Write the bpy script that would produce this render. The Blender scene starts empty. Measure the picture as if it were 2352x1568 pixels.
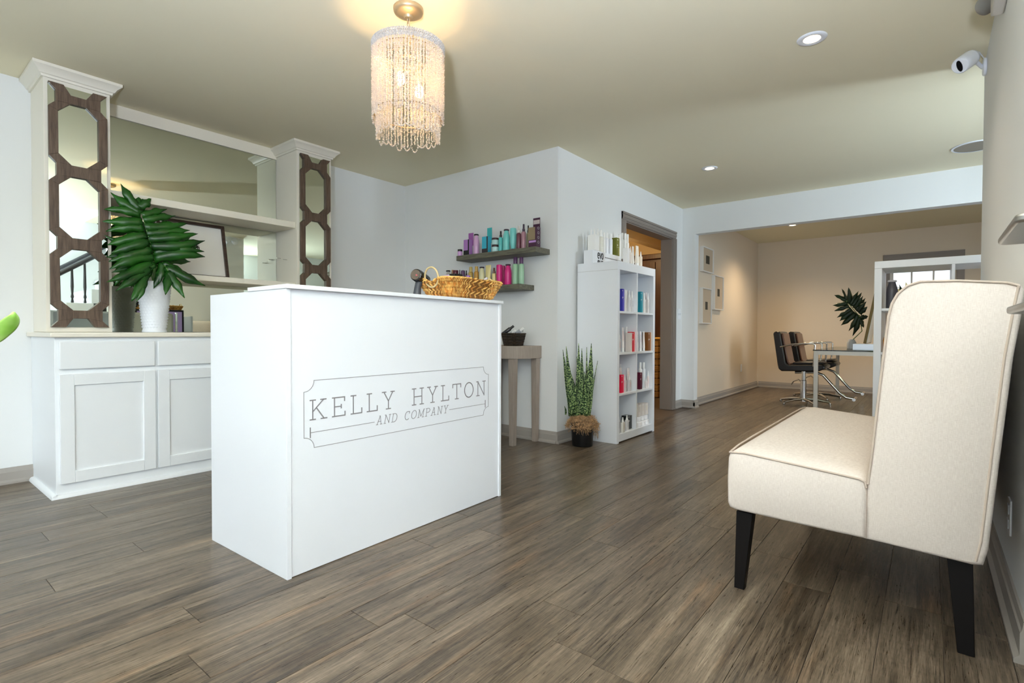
import bpy, math, random
from math import sin, cos, pi, radians
from mathutils import Vector, Matrix

random.seed(11)
SC = bpy.context.scene
COL = SC.collection

SKY_STRENGTH, EXPOSURE = 1.5, 0.12
SHOP_P, STAIR_P, SIDEW_P, FLASH_P, SUN_E = 18.0, 40.0, 80.0, 1080.0, 1.25
CHAND_P, DOWN_P, FAR_P, BACKROOM_P = 5.0, 34.0, 62.0, 36.0

# ------------------------------------------------------------------ camera
F_PX, YAW, PITCH, ROLL, CAM_H = 1201.59, 0.673909, 0.0179446, 0.0031743, 0.915
W_PX, H_PX = 2352, 1568
_fwd = Vector((cos(YAW) * cos(PITCH), sin(YAW) * cos(PITCH), -sin(PITCH)))
_r0 = Vector((sin(YAW), -cos(YAW), 0))
_u0 = _r0.cross(_fwd)
_right = _r0 * cos(ROLL) + _u0 * sin(ROLL)
_up = -_r0 * sin(ROLL) + _u0 * cos(ROLL)
CAM = Vector((0, 0, CAM_H))
cd = bpy.data.cameras.new('camera')
cd.sensor_fit = 'HORIZONTAL'
cd.sensor_width = 36
cd.lens = 36 * F_PX / W_PX
cd.clip_start = 0.02
cam = bpy.data.objects.new('camera', cd)
COL.objects.link(cam)
cam.matrix_world = Matrix((( _right.x, _up.x, -_fwd.x, CAM.x), (_right.y, _up.y, -_fwd.y, CAM.y),
                           (_right.z, _up.z, -_fwd.z, CAM.z), (0, 0, 0, 1)))
SC.camera = cam


def P(px, py, axis, val):
    """point of the room seen at a photo pixel on the plane axis = val"""
    d = F_PX * _fwd + (px - W_PX / 2) * _right + (H_PX / 2 - py) * _up
    return CAM + d * ((val - CAM[axis]) / d[axis])


# ------------------------------------------------------------------ sky, daylight, exposure
wd = bpy.data.worlds.new('sky')
SC.world = wd
wd.use_nodes = True
_bg = wd.node_tree.nodes['Background']
_bg.inputs[0].default_value = (0.80, 0.90, 1.0, 1)
_bg.inputs[1].default_value = SKY_STRENGTH
SC.view_settings.view_transform = 'Standard'
SC.view_settings.look = 'None'
SC.view_settings.exposure = EXPOSURE
SC.view_settings.gamma = 1
SC.view_settings.use_curve_mapping = False
cy = SC.cycles
cy.max_bounces = 9
cy.diffuse_bounces = 7
cy.glossy_bounces = 4
cy.transmission_bounces = 5
cy.transparent_max_bounces = 8
cy.caustics_reflective = False
cy.caustics_refractive = False
cy.sample_clamp_indirect = 30
cy.use_denoising = True


def portal(name, loc, rot, sx, sy):
    l = bpy.data.lights.new(name, 'AREA')
    l.shape = 'RECTANGLE'
    l.size, l.size_y = sx, sy
    l.cycles.is_portal = True
    o = bpy.data.objects.new(name, l)
    o.location, o.rotation_euler = loc, rot
    COL.objects.link(o)


def lamp(name, kind, loc, power, color, size=0.03, rot=(0, 0, 0), spot=None, blend=0.5):
    l = bpy.data.lights.new(name, kind)
    l.energy, l.color = power, color
    if kind == 'SPOT':
        l.spot_size, l.spot_blend = spot, blend
    l.shadow_soft_size = size
    o = bpy.data.objects.new(name, l)
    o.location, o.rotation_euler = loc, rot
    COL.objects.link(o)
    return o


# daylight enters through the shop window and the glazed entrance behind the camera, and through the far window
def daylight(name, loc, rot, sx, sy, power, color):
    l = bpy.data.lights.new(name, 'AREA')
    l.shape = 'RECTANGLE'
    l.size, l.size_y = sx, sy
    l.energy, l.color = power, color
    o = bpy.data.objects.new(name, l)
    o.location, o.rotation_euler = loc, rot
    COL.objects.link(o)


DAY = (0.72, 0.86, 1.0)
# added fill: a very wide soft sun, lighting near and deep walls evenly
_sl = bpy.data.lights.new('wide_fill_sun', 'SUN')
_sl.energy, _sl.angle, _sl.color = SUN_E, radians(28), (0.86, 0.94, 1.0)
_so = bpy.data.objects.new('wide_fill_sun', _sl)
_so.rotation_euler = Vector((0.74, 0.67, -0.075)).to_track_quat('-Z', 'Y').to_euler()
COL.objects.link(_so)
daylight('shop_window_daylight', (-3.21, 1.55, 1.30), (0, radians(-90), 0), 1.85, 5.1, SHOP_P, DAY)
daylight('stair_fill_light', (2.0, -0.8, 4.58), (0, 0, 0), 3.2, 0.8, STAIR_P, DAY)  # unseen fill added over the stairs to whiten their wall in the mirrors
daylight('side_window_daylight', (4.36, -2.17, 1.35), (radians(90), 0, 0), 0.66, 1.9, SIDEW_P, DAY)
portal('far_window_portal', (9.62, 0.1, 1.2), (0, pi / 2, 0), 1.6, 0.8)
WARM = (1.0, 0.66, 0.34)
WARM2 = (1.0, 0.87, 0.70)
lamp('chandelier_bulb_light', 'POINT', (1.60, 1.95, 2.11), CHAND_P, WARM, 0.03)
lamp('chandelier_bulb_light', 'POINT', (1.67, 1.90, 2.06), CHAND_P, WARM, 0.03)
# the photographer's lamp, turned to the ceiling behind the camera
lamp('bounce_lamp', 'SPOT', (-0.55, -0.15, 1.12), FLASH_P, (0.74, 0.82, 1.0), 0.12, rot=(radians(180), 0, 0), spot=radians(179), blend=0.8)
for (x, y, z) in ((3.085, 0.495, 2.41), (4.92, 1.606, 2.41)):
    lamp('downlight_beam', 'SPOT', (x, y, z), DOWN_P * (0.45 if x < 4 else 1.0), WARM2, 0.05, spot=radians(130), blend=0.8)
for (x, y, z) in ((8.218, 1.528, 2.27), (8.127, -0.45, 2.27)):
    lamp('downlight_beam', 'SPOT', (x, y, z), FAR_P, (1.0, 0.76, 0.48), 0.05, spot=radians(150), blend=0.9)
lamp('back_room_light', 'POINT', (6.3, 3.4, 2.15), BACKROOM_P, (1.0, 0.70, 0.36), 0.1)

# ------------------------------------------------------------------ materials
def lin(c):
    return tuple(((v / 255) / 12.92 if v / 255 <= 0.04045 else ((v / 255 + 0.055) / 1.055) ** 2.4) for v in c[:3])


class NT:
    def __init__(self, name):
        self.m = bpy.data.materials.new(name)
        self.m.use_nodes = True
        self.t = self.m.node_tree
        self.b = self.t.nodes['Principled BSDF']
        self.o = self.t.nodes['Material Output']

    def n(self, kind, **kw):
        nd = self.t.nodes.new(kind)
        for k, v in kw.items():
            if k.startswith('i_'):
                key = k[2:]
                key = int(key) if key.isdigit() else key.replace('_', ' ')
                nd.inputs[key].default_value = v
            else:
                setattr(nd, k, v)
        return nd

    def l(self, a, b):
        self.t.links.new(a, b)

    def ramp(self, fac, stops):
        r = self.n('ShaderNodeValToRGB')
        el = r.color_ramp.elements
        while len(el) < len(stops):
            el.new(0.5)
        for e, (p, c) in zip(el, stops):
            e.position = p
            e.color = (*lin(c), 1) if max(c) > 1 else (*c[:3], 1)
        self.l(fac, r.inputs[0])
        return r.outputs[0]

    def coords(self, out='Object', scale=(1, 1, 1), rand=False):
        tc = self.n('ShaderNodeTexCoord')
        mp = self.n('ShaderNodeMapping')
        mp.inputs['Scale'].default_value = scale
        self.l(tc.outputs[out], mp.inputs[0])
        if rand:
            oi = self.n('ShaderNodeObjectInfo')
            mul = self.n('ShaderNodeVectorMath', operation='SCALE')
            mul.inputs[0].default_value = (37.0, 53.0, 19.0)
            self.l(oi.outputs['Random'], mul.inputs['Scale'])
            self.l(mul.outputs[0], mp.inputs['Location'])
        return mp.outputs[0]

    def bump(self, fac, strength, dist=0.01):
        b = self.n('ShaderNodeBump')
        b.inputs['Strength'].default_value = strength
        b.inputs['Distance'].default_value = dist
        self.l(fac, b.inputs['Height'])
        self.l(b.outputs[0], self.b.inputs['Normal'])


_cache = {}


def mat(name, col, rough=0.5, metal=0.0, spec=0.5, emis=None, estr=0.0, coat=0.0, trans=0.0, var=0.0, vscale=8.0,
        bump=0.0, bscale=200.0):
    if name in _cache:
        return _cache[name]
    N = NT(name)
    b = N.b
    b.inputs['Base Color'].default_value = (*lin(col), 1)
    b.inputs['Roughness'].default_value = rough
    b.inputs['Metallic'].default_value = metal
    b.inputs['Specular IOR Level'].default_value = spec
    b.inputs['Coat Weight'].default_value = coat
    b.inputs['Transmission Weight'].default_value = trans
    if emis:
        b.inputs['Emission Color'].default_value = (*lin(emis), 1)
        b.inputs['Emission Strength'].default_value = estr
    if var:
        nz = N.n('ShaderNodeTexNoise', i_Scale=vscale, i_Detail=4.0)
        N.l(N.coords('Object'), nz.inputs['Vector'])
        lo = tuple(max(0, v * (1 - var)) for v in col)
        hi = tuple(min(255, v * (1 + var)) for v in col)
        N.l(N.ramp(nz.outputs[0], [(0.3, lo), (0.7, hi)]), b.inputs['Base Color'])
    if bump:
        nz = N.n('ShaderNodeTexNoise', i_Scale=bscale, i_Detail=2.0)
        N.l(N.coords('Object'), nz.inputs['Vector'])
        N.bump(nz.outputs[0], bump, 0.002)
    _cache[name] = N.m
    return N.m


def wood(name, dark, light, axis=0, rough=0.5, grain=60, stretch=3.0, bump=0.15, rand=True):
    if name in _cache:
        return _cache[name]
    N = NT(name)
    sc = [grain] * 3
    sc[axis] = stretch
    v = N.coords('Object', tuple(sc), rand)
    nz = N.n('ShaderNodeTexNoise', i_Scale=1.0, i_Detail=6.0, i_Roughness=0.65)
    N.l(v, nz.inputs['Vector'])
    N.l(N.ramp(nz.outputs[0], [(0.32, dark), (0.68, light)]), N.b.inputs['Base Color'])
    N.b.inputs['Roughness'].default_value = rough
    N.bump(nz.outputs[0], bump, 0.002)
    _cache[name] = N.m
    return N.m


def floor_mat(name, rand=True):
    N = NT(name)
    v1 = N.coords('Object', (1.3, 13.0, 1.0), rand)
    big = N.n('ShaderNodeTexNoise', i_Scale=1.0, i_Detail=5.0, i_Roughness=0.62, i_Distortion=0.5)
    N.l(v1, big.inputs['Vector'])
    v2 = N.coords('Object', (9.0, 190.0, 1.0), rand)
    fine = N.n('ShaderNodeTexNoise', i_Scale=1.0, i_Detail=5.0, i_Roughness=0.7, i_Distortion=1.2)
    N.l(v2, fine.inputs['Vector'])
    v3 = N.coords('Object', (60.0, 14.0, 1.0), rand)
    cross = N.n('ShaderNodeTexNoise', i_Scale=1.0, i_Detail=3.0, i_Roughness=0.6)
    N.l(v3, cross.inputs['Vector'])
    # light / dark of the grain
    def times(sock, k):
        q = N.n('ShaderNodeMath', operation='MULTIPLY', i_1=k)
        N.l(sock, q.inputs[0])
        return q.outputs[0]

    def plus(p, q_):
        q = N.n('ShaderNodeMath', operation='ADD')
        N.l(p, q.inputs[0]); N.l(q_, q.inputs[1])
        return q.outputs[0]
    oi = N.n('ShaderNodeObjectInfo')
    pr = N.n('ShaderNodeMapRange')
    pr.inputs['To Min'].default_value = -0.022
    pr.inputs['To Max'].default_value = 0.022
    N.l(oi.outputs['Random'], pr.inputs['Value'])
    v5 = N.coords('Object', (2.6, 42.0, 1.0), rand)
    mid = N.n('ShaderNodeTexNoise', i_Scale=1.0, i_Detail=6.0, i_Roughness=0.72, i_Distortion=0.8)
    N.l(v5, mid.inputs['Vector'])
    s3 = plus(plus(plus(times(big.outputs[0], 0.26), times(mid.outputs[0], 0.34)), plus(times(fine.outputs[0], 0.34), times(cross.outputs[0], 0.05))), pr.outputs[0])
    base = N.ramp(s3, [(0.36, (40, 33, 26)), (0.44, (74, 63, 51)), (0.50, (100, 87, 72)), (0.57, (126, 111, 94)), (0.66, (164, 149, 128))])
    # tan patches printed in some boards
    v4 = N.coords('Object', (1.2, 9.0, 1.0), rand)
    tn = N.n('ShaderNodeTexNoise', i_Scale=1.6, i_Detail=2.0)
    N.l(v4, tn.inputs['Vector'])
    tf = N.ramp(tn.outputs[0], [(0.58, (0, 0, 0)), (0.74, (0.5, 0.5, 0.5))])
    mx = N.n('ShaderNodeMix', data_type='RGBA', blend_type='MULTIPLY')
    mx.inputs[7].default_value = (1.25, 0.95, 0.66, 1)
    N.l(tf, mx.inputs[0]); N.l(base, mx.inputs[6])
    # thin dark pores
    v6 = N.coords('Object', (5.0, 240.0, 1.0), rand)
    po = N.n('ShaderNodeTexNoise', i_Scale=1.0, i_Detail=3.0, i_Roughness=0.6)
    N.l(v6, po.inputs['Vector'])
    pf = N.ramp(po.outputs[0], [(0.30, (0.5, 0.5, 0.5)), (0.42, (1, 1, 1))])
    mp_ = N.n('ShaderNodeMix', data_type='RGBA', blend_type='MULTIPLY')
    mp_.inputs[0].default_value = 1.0
    N.l(mx.outputs[2], mp_.inputs[6]); N.l(pf, mp_.inputs[7])
    N.l(mp_.outputs[2], N.b.inputs['Base Color'])
    rr = N.n('ShaderNodeMapRange')
    rr.inputs['To Min'].default_value = 0.20
    rr.inputs['To Max'].default_value = 0.40
    N.l(fine.outputs[0], rr.inputs['Value'])
    N.l(rr.outputs[0], N.b.inputs['Roughness'])
    N.bump(fine.outputs[0], 0.10, 0.002)
    return N.m


def linen():
    N = NT('linen')
    w1 = N.n('ShaderNodeTexNoise', i_Scale=1.0, i_Detail=3.0)
    N.l(N.coords('Object', (60, 90, 900)), w1.inputs['Vector'])
    w2 = N.n('ShaderNodeTexNoise', i_Scale=1.0, i_Detail=3.0)
    N.l(N.coords('Object', (700, 900, 70)), w2.inputs['Vector'])
    s = N.n('ShaderNodeMath', operation='ADD')
    N.l(w1.outputs[0], s.inputs[0]); N.l(w2.outputs[0], s.inputs[1])
    h = N.n('ShaderNodeMath', operation='MULTIPLY', i_1=0.5)
    N.l(s.outputs[0], h.inputs[0])
    N.l(N.ramp(h.outputs[0], [(0.35, (214, 203, 194)), (0.65, (233, 224, 216))]), N.b.inputs['Base Color'])
    N.b.inputs['Roughness'].default_value = 0.9
    N.b.inputs['Specular IOR Level'].default_value = 0.15
    N.bump(h.outputs[0], 0.25, 0.002)
    return N.m


def mirror_mat():
    N = NT('mirror_glass')
    N.b.inputs['Base Color'].default_value = (0.80, 0.86, 0.76, 1)
    N.b.inputs['Metallic'].default_value = 1
    N.b.inputs['Roughness'].default_value = 0.0
    return N.m


def pane_mat(name, tint=(1, 1, 1), refl=0.12):
    N = NT(name)
    tr = N.n('ShaderNodeBsdfTransparent')
    tr.inputs[0].default_value = (*tint, 1)
    gl = N.n('ShaderNodeBsdfGlossy')
    gl.inputs['Roughness'].default_value = 0.02
    mx = N.n('ShaderNodeMixShader')
    fr = N.n('ShaderNodeFresnel', i_IOR=1.45)
    N.l(fr.outputs[0], mx.inputs[0])
    N.l(tr.outputs[0], mx.inputs[1]); N.l(gl.outputs[0], mx.inputs[2])
    N.l(mx.outputs[0], N.o.inputs[0])
    return N.m


def bead_mat():
    N = NT('white_beads')
    d = N.n('ShaderNodeBsdfDiffuse')
    d.inputs[0].default_value = (0.76, 0.73, 0.70, 1)
    t = N.n('ShaderNodeBsdfTranslucent')
    t.inputs[0].default_value = (0.85, 0.77, 0.67, 1)
    g = N.n('ShaderNodeBsdfGlossy')
    g.inputs['Roughness'].default_value = 0.2
    m1 = N.n('ShaderNodeMixShader', i_0=0.55)
    N.l(d.outputs[0], m1.inputs[1]); N.l(t.outputs[0], m1.inputs[2])
    m2 = N.n('ShaderNodeMixShader', i_0=0.06)
    N.l(m1.outputs[0], m2.inputs[1]); N.l(g.outputs[0], m2.inputs[2])
    N.l(m2.outputs[0], N.o.inputs[0])
    return N.m


def leaf_mat(name, c1, c2, rough=0.32, scale=6):
    N = NT(name)
    nz = N.n('ShaderNodeTexNoise', i_Scale=float(scale), i_Detail=3.0)
    N.l(N.coords('Object'), nz.inputs['Vector'])
    N.l(N.ramp(nz.outputs[0], [(0.35, c1), (0.65, c2)]), N.b.inputs['Base Color'])
    N.b.inputs['Roughness'].default_value = rough
    N.b.inputs['Subsurface Weight'].default_value = 0.0
    return N.m


def snake_mat():
    N = NT('banded_leaf')
    v = N.coords('Object', (9, 9, 1), True)
    nz = N.n('ShaderNodeTexNoise', i_Scale=3.0, i_Detail=3.0)
    N.l(v, nz.inputs['Vector'])
    wv = N.n('ShaderNodeTexWave', i_Scale=9.0, i_Distortion=14.0, i_Detail=3.0, bands_direction='Z')
    wv.inputs['Detail Scale'].default_value = 5.0
    N.l(N.coords('Object', (1, 1, 1), True), wv.inputs['Vector'])
    N.l(N.ramp(wv.outputs[1], [(0.25, (22, 48, 26)), (0.52, (52, 88, 46)), (0.74, (112, 144, 84)), (0.95, (166, 186, 124))]), N.b.inputs['Base Color'])
    N.b.inputs['Roughness'].default_value = 0.4
    return N.m


def printed(name, col, ink, rough=0.35, rows=9.0):
    """white pack with faint rows of print on its body"""
    if name in _cache:
        return _cache[name]
    N = NT(name)
    tc = N.n('ShaderNodeTexCoord')
    sep = N.n('ShaderNodeSeparateXYZ')
    N.l(tc.outputs['Generated'], sep.inputs[0])
    m1 = N.n('ShaderNodeMath', operation='MULTIPLY', i_1=rows * 2)
    N.l(sep.outputs[2], m1.inputs[0])
    fr = N.n('ShaderNodeMath', operation='FRACT')
    N.l(m1.outputs[0], fr.inputs[0])
    lt = N.n('ShaderNodeMath', operation='LESS_THAN', i_1=0.45)
    N.l(fr.outputs[0], lt.inputs[0])
    band1 = N.n('ShaderNodeMath', operation='GREATER_THAN', i_1=0.35)
    N.l(sep.outputs[2], band1.inputs[0])
    band2 = N.n('ShaderNodeMath', operation='LESS_THAN', i_1=0.82)
    N.l(sep.outputs[2], band2.inputs[0])
    k = N.n('ShaderNodeMath', operation='MULTIPLY')
    N.l(lt.outputs[0], k.inputs[0]); N.l(band1.outputs[0], k.inputs[1])
    k2 = N.n('ShaderNodeMath', operation='MULTIPLY')
    N.l(k.outputs[0], k2.inputs[0]); N.l(band2.outputs[0], k2.inputs[1])
    x1 = N.n('ShaderNodeMath', operation='GREATER_THAN', i_1=0.15)
    N.l(sep.outputs[0], x1.inputs[0])
    x2 = N.n('ShaderNodeMath', operation='LESS_THAN', i_1=0.72)
    N.l(sep.outputs[0], x2.inputs[0])
    k3 = N.n('ShaderNodeMath', operation='MULTIPLY')
    N.l(k2.outputs[0], k3.inputs[0]); N.l(x1.outputs[0], k3.inputs[1])
    k4 = N.n('ShaderNodeMath', operation='MULTIPLY')
    N.l(k3.outputs[0], k4.inputs[0]); N.l(x2.outputs[0], k4.inputs[1])
    mx = N.n('ShaderNodeMix', data_type='RGBA')
    mx.inputs[6].default_value = (*lin(col), 1)
    mx.inputs[7].default_value = (*lin(ink), 1)
    sc = N.n('ShaderNodeMath', operation='MULTIPLY', i_1=0.5)
    N.l(k4.outputs[0], sc.inputs[0])
    N.l(sc.outputs[0], mx.inputs[0])
    N.l(mx.outputs[2], N.b.inputs['Base Color'])
    N.b.inputs['Roughness'].default_value = rough
    _cache[name] = N.m
    return N.m


WALL = mat('wall_paint', (229, 231, 231), 0.85, spec=0.25, bump=0.04, bscale=300)
WALLF = mat('beige_wall_paint', (224, 210, 190), 0.85, spec=0.25, bump=0.04, bscale=300)
CEIL = mat('ceiling_paint', (234, 227, 200), 0.9, spec=0.2, bump=0.03, bscale=250)
WHITE = mat('white_lacquer', (234, 238, 244), 0.28)
CAB = mat('cabinet_paint', (233, 237, 240), 0.38)
CREAM = mat('cream_paint', (234, 229, 215), 0.4)
TRIMG = mat('grey_trim_paint', (160, 154, 147), 0.5)
CASING = mat('greige_casing_paint', (140, 131, 124), 0.5)
BLACK = mat('black_plastic', (18, 18, 19), 0.35)
DARKWOOD = mat('black_brown_wood', (14, 11, 10), 0.45, spec=0.25)
CHROME = mat('chrome', (215, 213, 210), 0.12, metal=1)
STEEL = mat('brushed_steel', (178, 176, 172), 0.35, metal=1)
NICKEL = mat('painted_silver_metal', (190, 184, 172), 0.4, metal=0.6)
VINYL = mat('black_vinyl', (26, 22, 21), 0.3)
MIRROR = mirror_mat()
LINEN = linen()
SEAM = mat('linen_piping', (200, 184, 170), 0.85)
PLANK = floor_mat('vinyl_plank')
SUBFLOOR = mat('floor_base', (84, 71, 60), 0.5)
GREYWASH = wood('grey_stained_wood', (70, 68, 58), (125, 122, 104), axis=1, grain=90, stretch=6)
LATTICE = wood('weathered_brown_wood', (70, 54, 43), (112, 92, 76), axis=2, grain=90, stretch=8, rough=0.5)
TAUPE = wood('taupe_washed_wood', (150, 138, 128), (166, 154, 144), axis=2, grain=110, stretch=8, rough=0.55, bump=0.05)
BEADS = bead_mat()
LEAF = leaf_mat('glossy_dark_leaf', (12, 54, 12), (34, 94, 22), 0.27)
STEMG = mat('leaf_stalk', (92, 130, 60), 0.45)
SNAKE = snake_mat()
GLASS = pane_mat('clear_glass')
TGLASS = pane_mat('greenish_table_glass', (0.80, 0.92, 0.86))
GLOW = mat('lamp_glow', (255, 240, 215), 0.5, emis=(255, 224, 176), estr=9.0)
GLOW2 = mat('bulb_glow', (255, 240, 215), 0.5, emis=(255, 214, 150), estr=30.0)

# ------------------------------------------------------------------ mesh helpers
WL = {}


class MB:
    def __init__(self):
        self.v, self.f, self.mi = [], [], []

    def add(self, vs, fs, m=0):
        o = len(self.v)
        self.v += [Vector(q) for q in vs]
        self.f += [tuple(i + o for i in f) for f in fs]
        self.mi += [m] * len(fs)
        return self

    def box(self, a, b, m=0):
        (x0, y0, z0), (x1, y1, z1) = [min(p, q) for p, q in zip(a, b)], [max(p, q) for p, q in zip(a, b)]
        return self.add([(x0, y0, z0), (x1, y0, z0), (x1, y1, z0), (x0, y1, z0), (x0, y0, z1), (x1, y0, z1), (x1, y1, z1), (x0, y1, z1)],
                        [(0, 3, 2, 1), (4, 5, 6, 7), (0, 1, 5, 4), (1, 2, 6, 5), (2, 3, 7, 6), (3, 0, 4, 7)], m)

    def hexa(self, q, m=0):
        return self.add(q, [(0, 3, 2, 1), (4, 5, 6, 7), (0, 1, 5, 4), (1, 2, 6, 5), (2, 3, 7, 6), (3, 0, 4, 7)], m)

    def prism(self, poly, axis, a, b, m=0):
        """polygon in the two other axes (in order) pushed along axis from a to b"""
        def pt(p, c):
            q = list(p)
            q.insert(axis, c)
            return q
        n = len(poly)
        vs = [pt(p, a) for p in poly] + [pt(p, b) for p in poly]
        fs = [tuple(range(n))[::-1], tuple(range(n, 2 * n))]
        fs += [(i, (i + 1) % n, n + (i + 1) % n, n + i) for i in range(n)]
        return self.add(vs, fs, m)

    def lathe(self, prof, c=(0, 0, 0), seg=20, m=0, sx=1, sy=1, cap=True):
        vs, fs = [], []
        k = len(prof)
        for (r, z) in prof:
            for i in range(seg):
                t = 2 * pi * i / seg
                vs.append((c[0] + r * cos(t) * sx, c[1] + r * sin(t) * sy, c[2] + z))
        for j in range(k - 1):
            for i in range(seg):
                i2 = (i + 1) % seg
                fs.append((j * seg + i, j * seg + i2, (j + 1) * seg + i2, (j + 1) * seg + i))
        if cap:
            fs.append(tuple(range(seg))[::-1])
            fs.append(tuple((k - 1) * seg + i for i in range(seg)))
        return self.add(vs, fs, m)

    def tube(self, pts, r, seg=8, m=0, closed=False):
        pts = [Vector(p) for p in pts]
        n = len(pts)
        rs = r if isinstance(r, (list, tuple)) else [r] * n
        vs, fs = [], []
        prev = None
        for i, p in enumerate(pts):
            if closed:
                t = pts[(i + 1) % n] - pts[i - 1]
            else:
                t = pts[min(i + 1, n - 1)] - pts[max(i - 1, 0)]
            if t.length < 1e-9:
                t = Vector((0, 0, 1))
            t.normalize()
            if prev is None:
                u = t.orthogonal().normalized()
            else:
                u = prev - t * prev.dot(t)
                u = u.normalized() if u.length > 1e-6 else t.orthogonal().normalized()
            prev = u
            w = t.cross(u)
            for k in range(seg):
                a = 2 * pi * k / seg
                vs.append(p + (u * cos(a) + w * sin(a)) * rs[i])
        m_ = n if closed else n - 1
        for i in range(m_):
            j = (i + 1) % n
            for k in range(seg):
                k2 = (k + 1) % seg
                fs.append((i * seg + k, i * seg + k2, j * seg + k2, j * seg + k))
        if not closed:
            fs.append(tuple(range(seg))[::-1])
            fs.append(tuple((n - 1) * seg + k for k in range(seg)))
        return self.add(vs, fs, m)

    def xf(self, M):
        self.v = [M @ q for q in self.v]
        return self

    def build(self, name, mats, parent=None, label=None, cat=None, group=None, kind=None, bevel=0.0, bseg=2, smooth=40,
              local=False, origin=None):
        me = bpy.data.meshes.new(name)
        if parent is not None:
            org = Vector((0, 0, 0)) if local else WL[parent.name]
        elif origin is not None:
            org = Vector(origin)
        else:
            xs = [q.x for q in self.v]; ys = [q.y for q in self.v]; zs = [q.z for q in self.v]
            org = Vector(((min(xs) + max(xs)) / 2, (min(ys) + max(ys)) / 2, min(zs)))
        me.from_pydata([q - org for q in self.v], [], self.f)
        mats = mats if isinstance(mats, (list, tuple)) else [mats]
        for mm in mats:
            me.materials.append(mm)
        if len(mats) > 1:
            me.polygons.foreach_set('material_index', self.mi)
        if smooth:
            me.polygons.foreach_set('use_smooth', [True] * len(me.polygons))
            me.set_sharp_from_angle(angle=radians(smooth))
        me.update()
        o = bpy.data.objects.new(name, me)
        COL.objects.link(o)
        if parent is not None:
            o.parent = parent
            WL[o.name] = WL[parent.name].copy()
        else:
            o.location = org
            WL[o.name] = org.copy()
        if bevel:
            bv = o.modifiers.new('bevel', 'BEVEL')
            bv.width, bv.segments, bv.limit_method, bv.angle_limit = bevel, bseg, 'ANGLE', radians(40)
        tag(o, label, cat, group, kind)
        return o


def tag(o, label=None, cat=None, group=None, kind=None):
    for k, v in (('label', label), ('category', cat), ('group', group), ('kind', kind)):
        if v:
            o[k] = v
    return o


def thing(name, loc, label, cat, group=None, rz=0.0, kind=None):
    o = bpy.data.objects.new(name, None)
    o.empty_display_size = 0.1
    COL.objects.link(o)
    o.location = loc
    o.rotation_euler = (0, 0, rz)
    WL[o.name] = Vector(loc)
    return tag(o, label, cat, group, kind)


def dup(root, loc, rz=None, label=None, group=None):
    r = root.copy()
    COL.objects.link(r)
    r.location = loc
    WL[r.name] = Vector(loc)
    if rz is not None:
        r.rotation_euler = (0, 0, rz)
    if label:
        r['label'] = label
    if group:
        r['group'] = group
    for ch in list(root.children):
        c = ch.copy()
        COL.objects.link(c)
        c.parent = r
        for g in list(ch.children):
            d = g.copy()
            COL.objects.link(d)
            d.parent = c
    return r


def box(name, a, b, m, parent=None, bevel=0.0, **kw):
    return MB().box(a, b).build(name, m, parent, bevel=bevel, **kw)


S = dict(kind='structure')

# ------------------------------------------------------------------ room shell
HC, YB, XS, YD, XB, YR, XRE, XF, YL, XW = 2.43, 4.30, 3.586, 2.388, 6.33, -0.22, 3.97, 9.57, 2.30, -3.20
fl = box('floor', (XW - 0.1, -3.2, -0.08), (XF + 0.1, YB + 0.15, -0.004), SUBFLOOR, origin=(0, 0, 0), **S)
PW, PL, GAP = 0.1515, 1.22, 0.0007
joints = {0: 0.424, 1: 0.733, 5: 0.757, 4: 0.512, -11: 1.28, -7: 1.0, -10: 1.45, -3: 0.2, 2: 1.1, 3: 0.15}
rp = random.Random(5)
for k in range(-18, 13):
    y0 = 2.381 + PW * k
    y1 = min(y0 + PW, YB - 0.01)
    xend = XF - 0.01 if y0 < 2.2 else XS - 0.012
    if k == 0:
        xend = XS - 0.012
    x = joints.get(k, rp.uniform(0, PL))
    while x > -0.1:
        x -= PL
    while x < xend - 0.02:
        xa, xb = max(x, -0.3), min(x + PL, xend)
        x += PL
        if xb - xa < 0.03:
            continue
        m = MB()
        g, c = GAP, 0.0009
        a = [(xa + g, y0 + g), (xb - g, y0 + g), (xb - g, y1 - g), (xa + g, y1 - g)]
        b = [(xa + g + c, y0 + g + c), (xb - g - c, y0 + g + c), (xb - g - c, y1 - g - c), (xa + g + c, y1 - g - c)]
        cx, cyy = (xa + xb) / 2, (y0 + y1) / 2
        vs = [(p[0] - cx, p[1] - cyy, -0.004) for p in a] + [(p[0] - cx, p[1] - cyy, -0.0007) for p in a] + [(p[0] - cx, p[1] - cyy, 0) for p in b]
        m.add(vs, [(8, 9, 10, 11)] + [(i, (i + 1) % 4, 4 + (i + 1) % 4, 4 + i) for i in range(4)] +
              [(4 + i, 4 + (i + 1) % 4, 8 + (i + 1) % 4, 8 + i) for i in range(4)])
        o = m.build('plank', PLANK, fl, local=True, smooth=0)
        o.location = (cx, cyy, 0)

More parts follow.
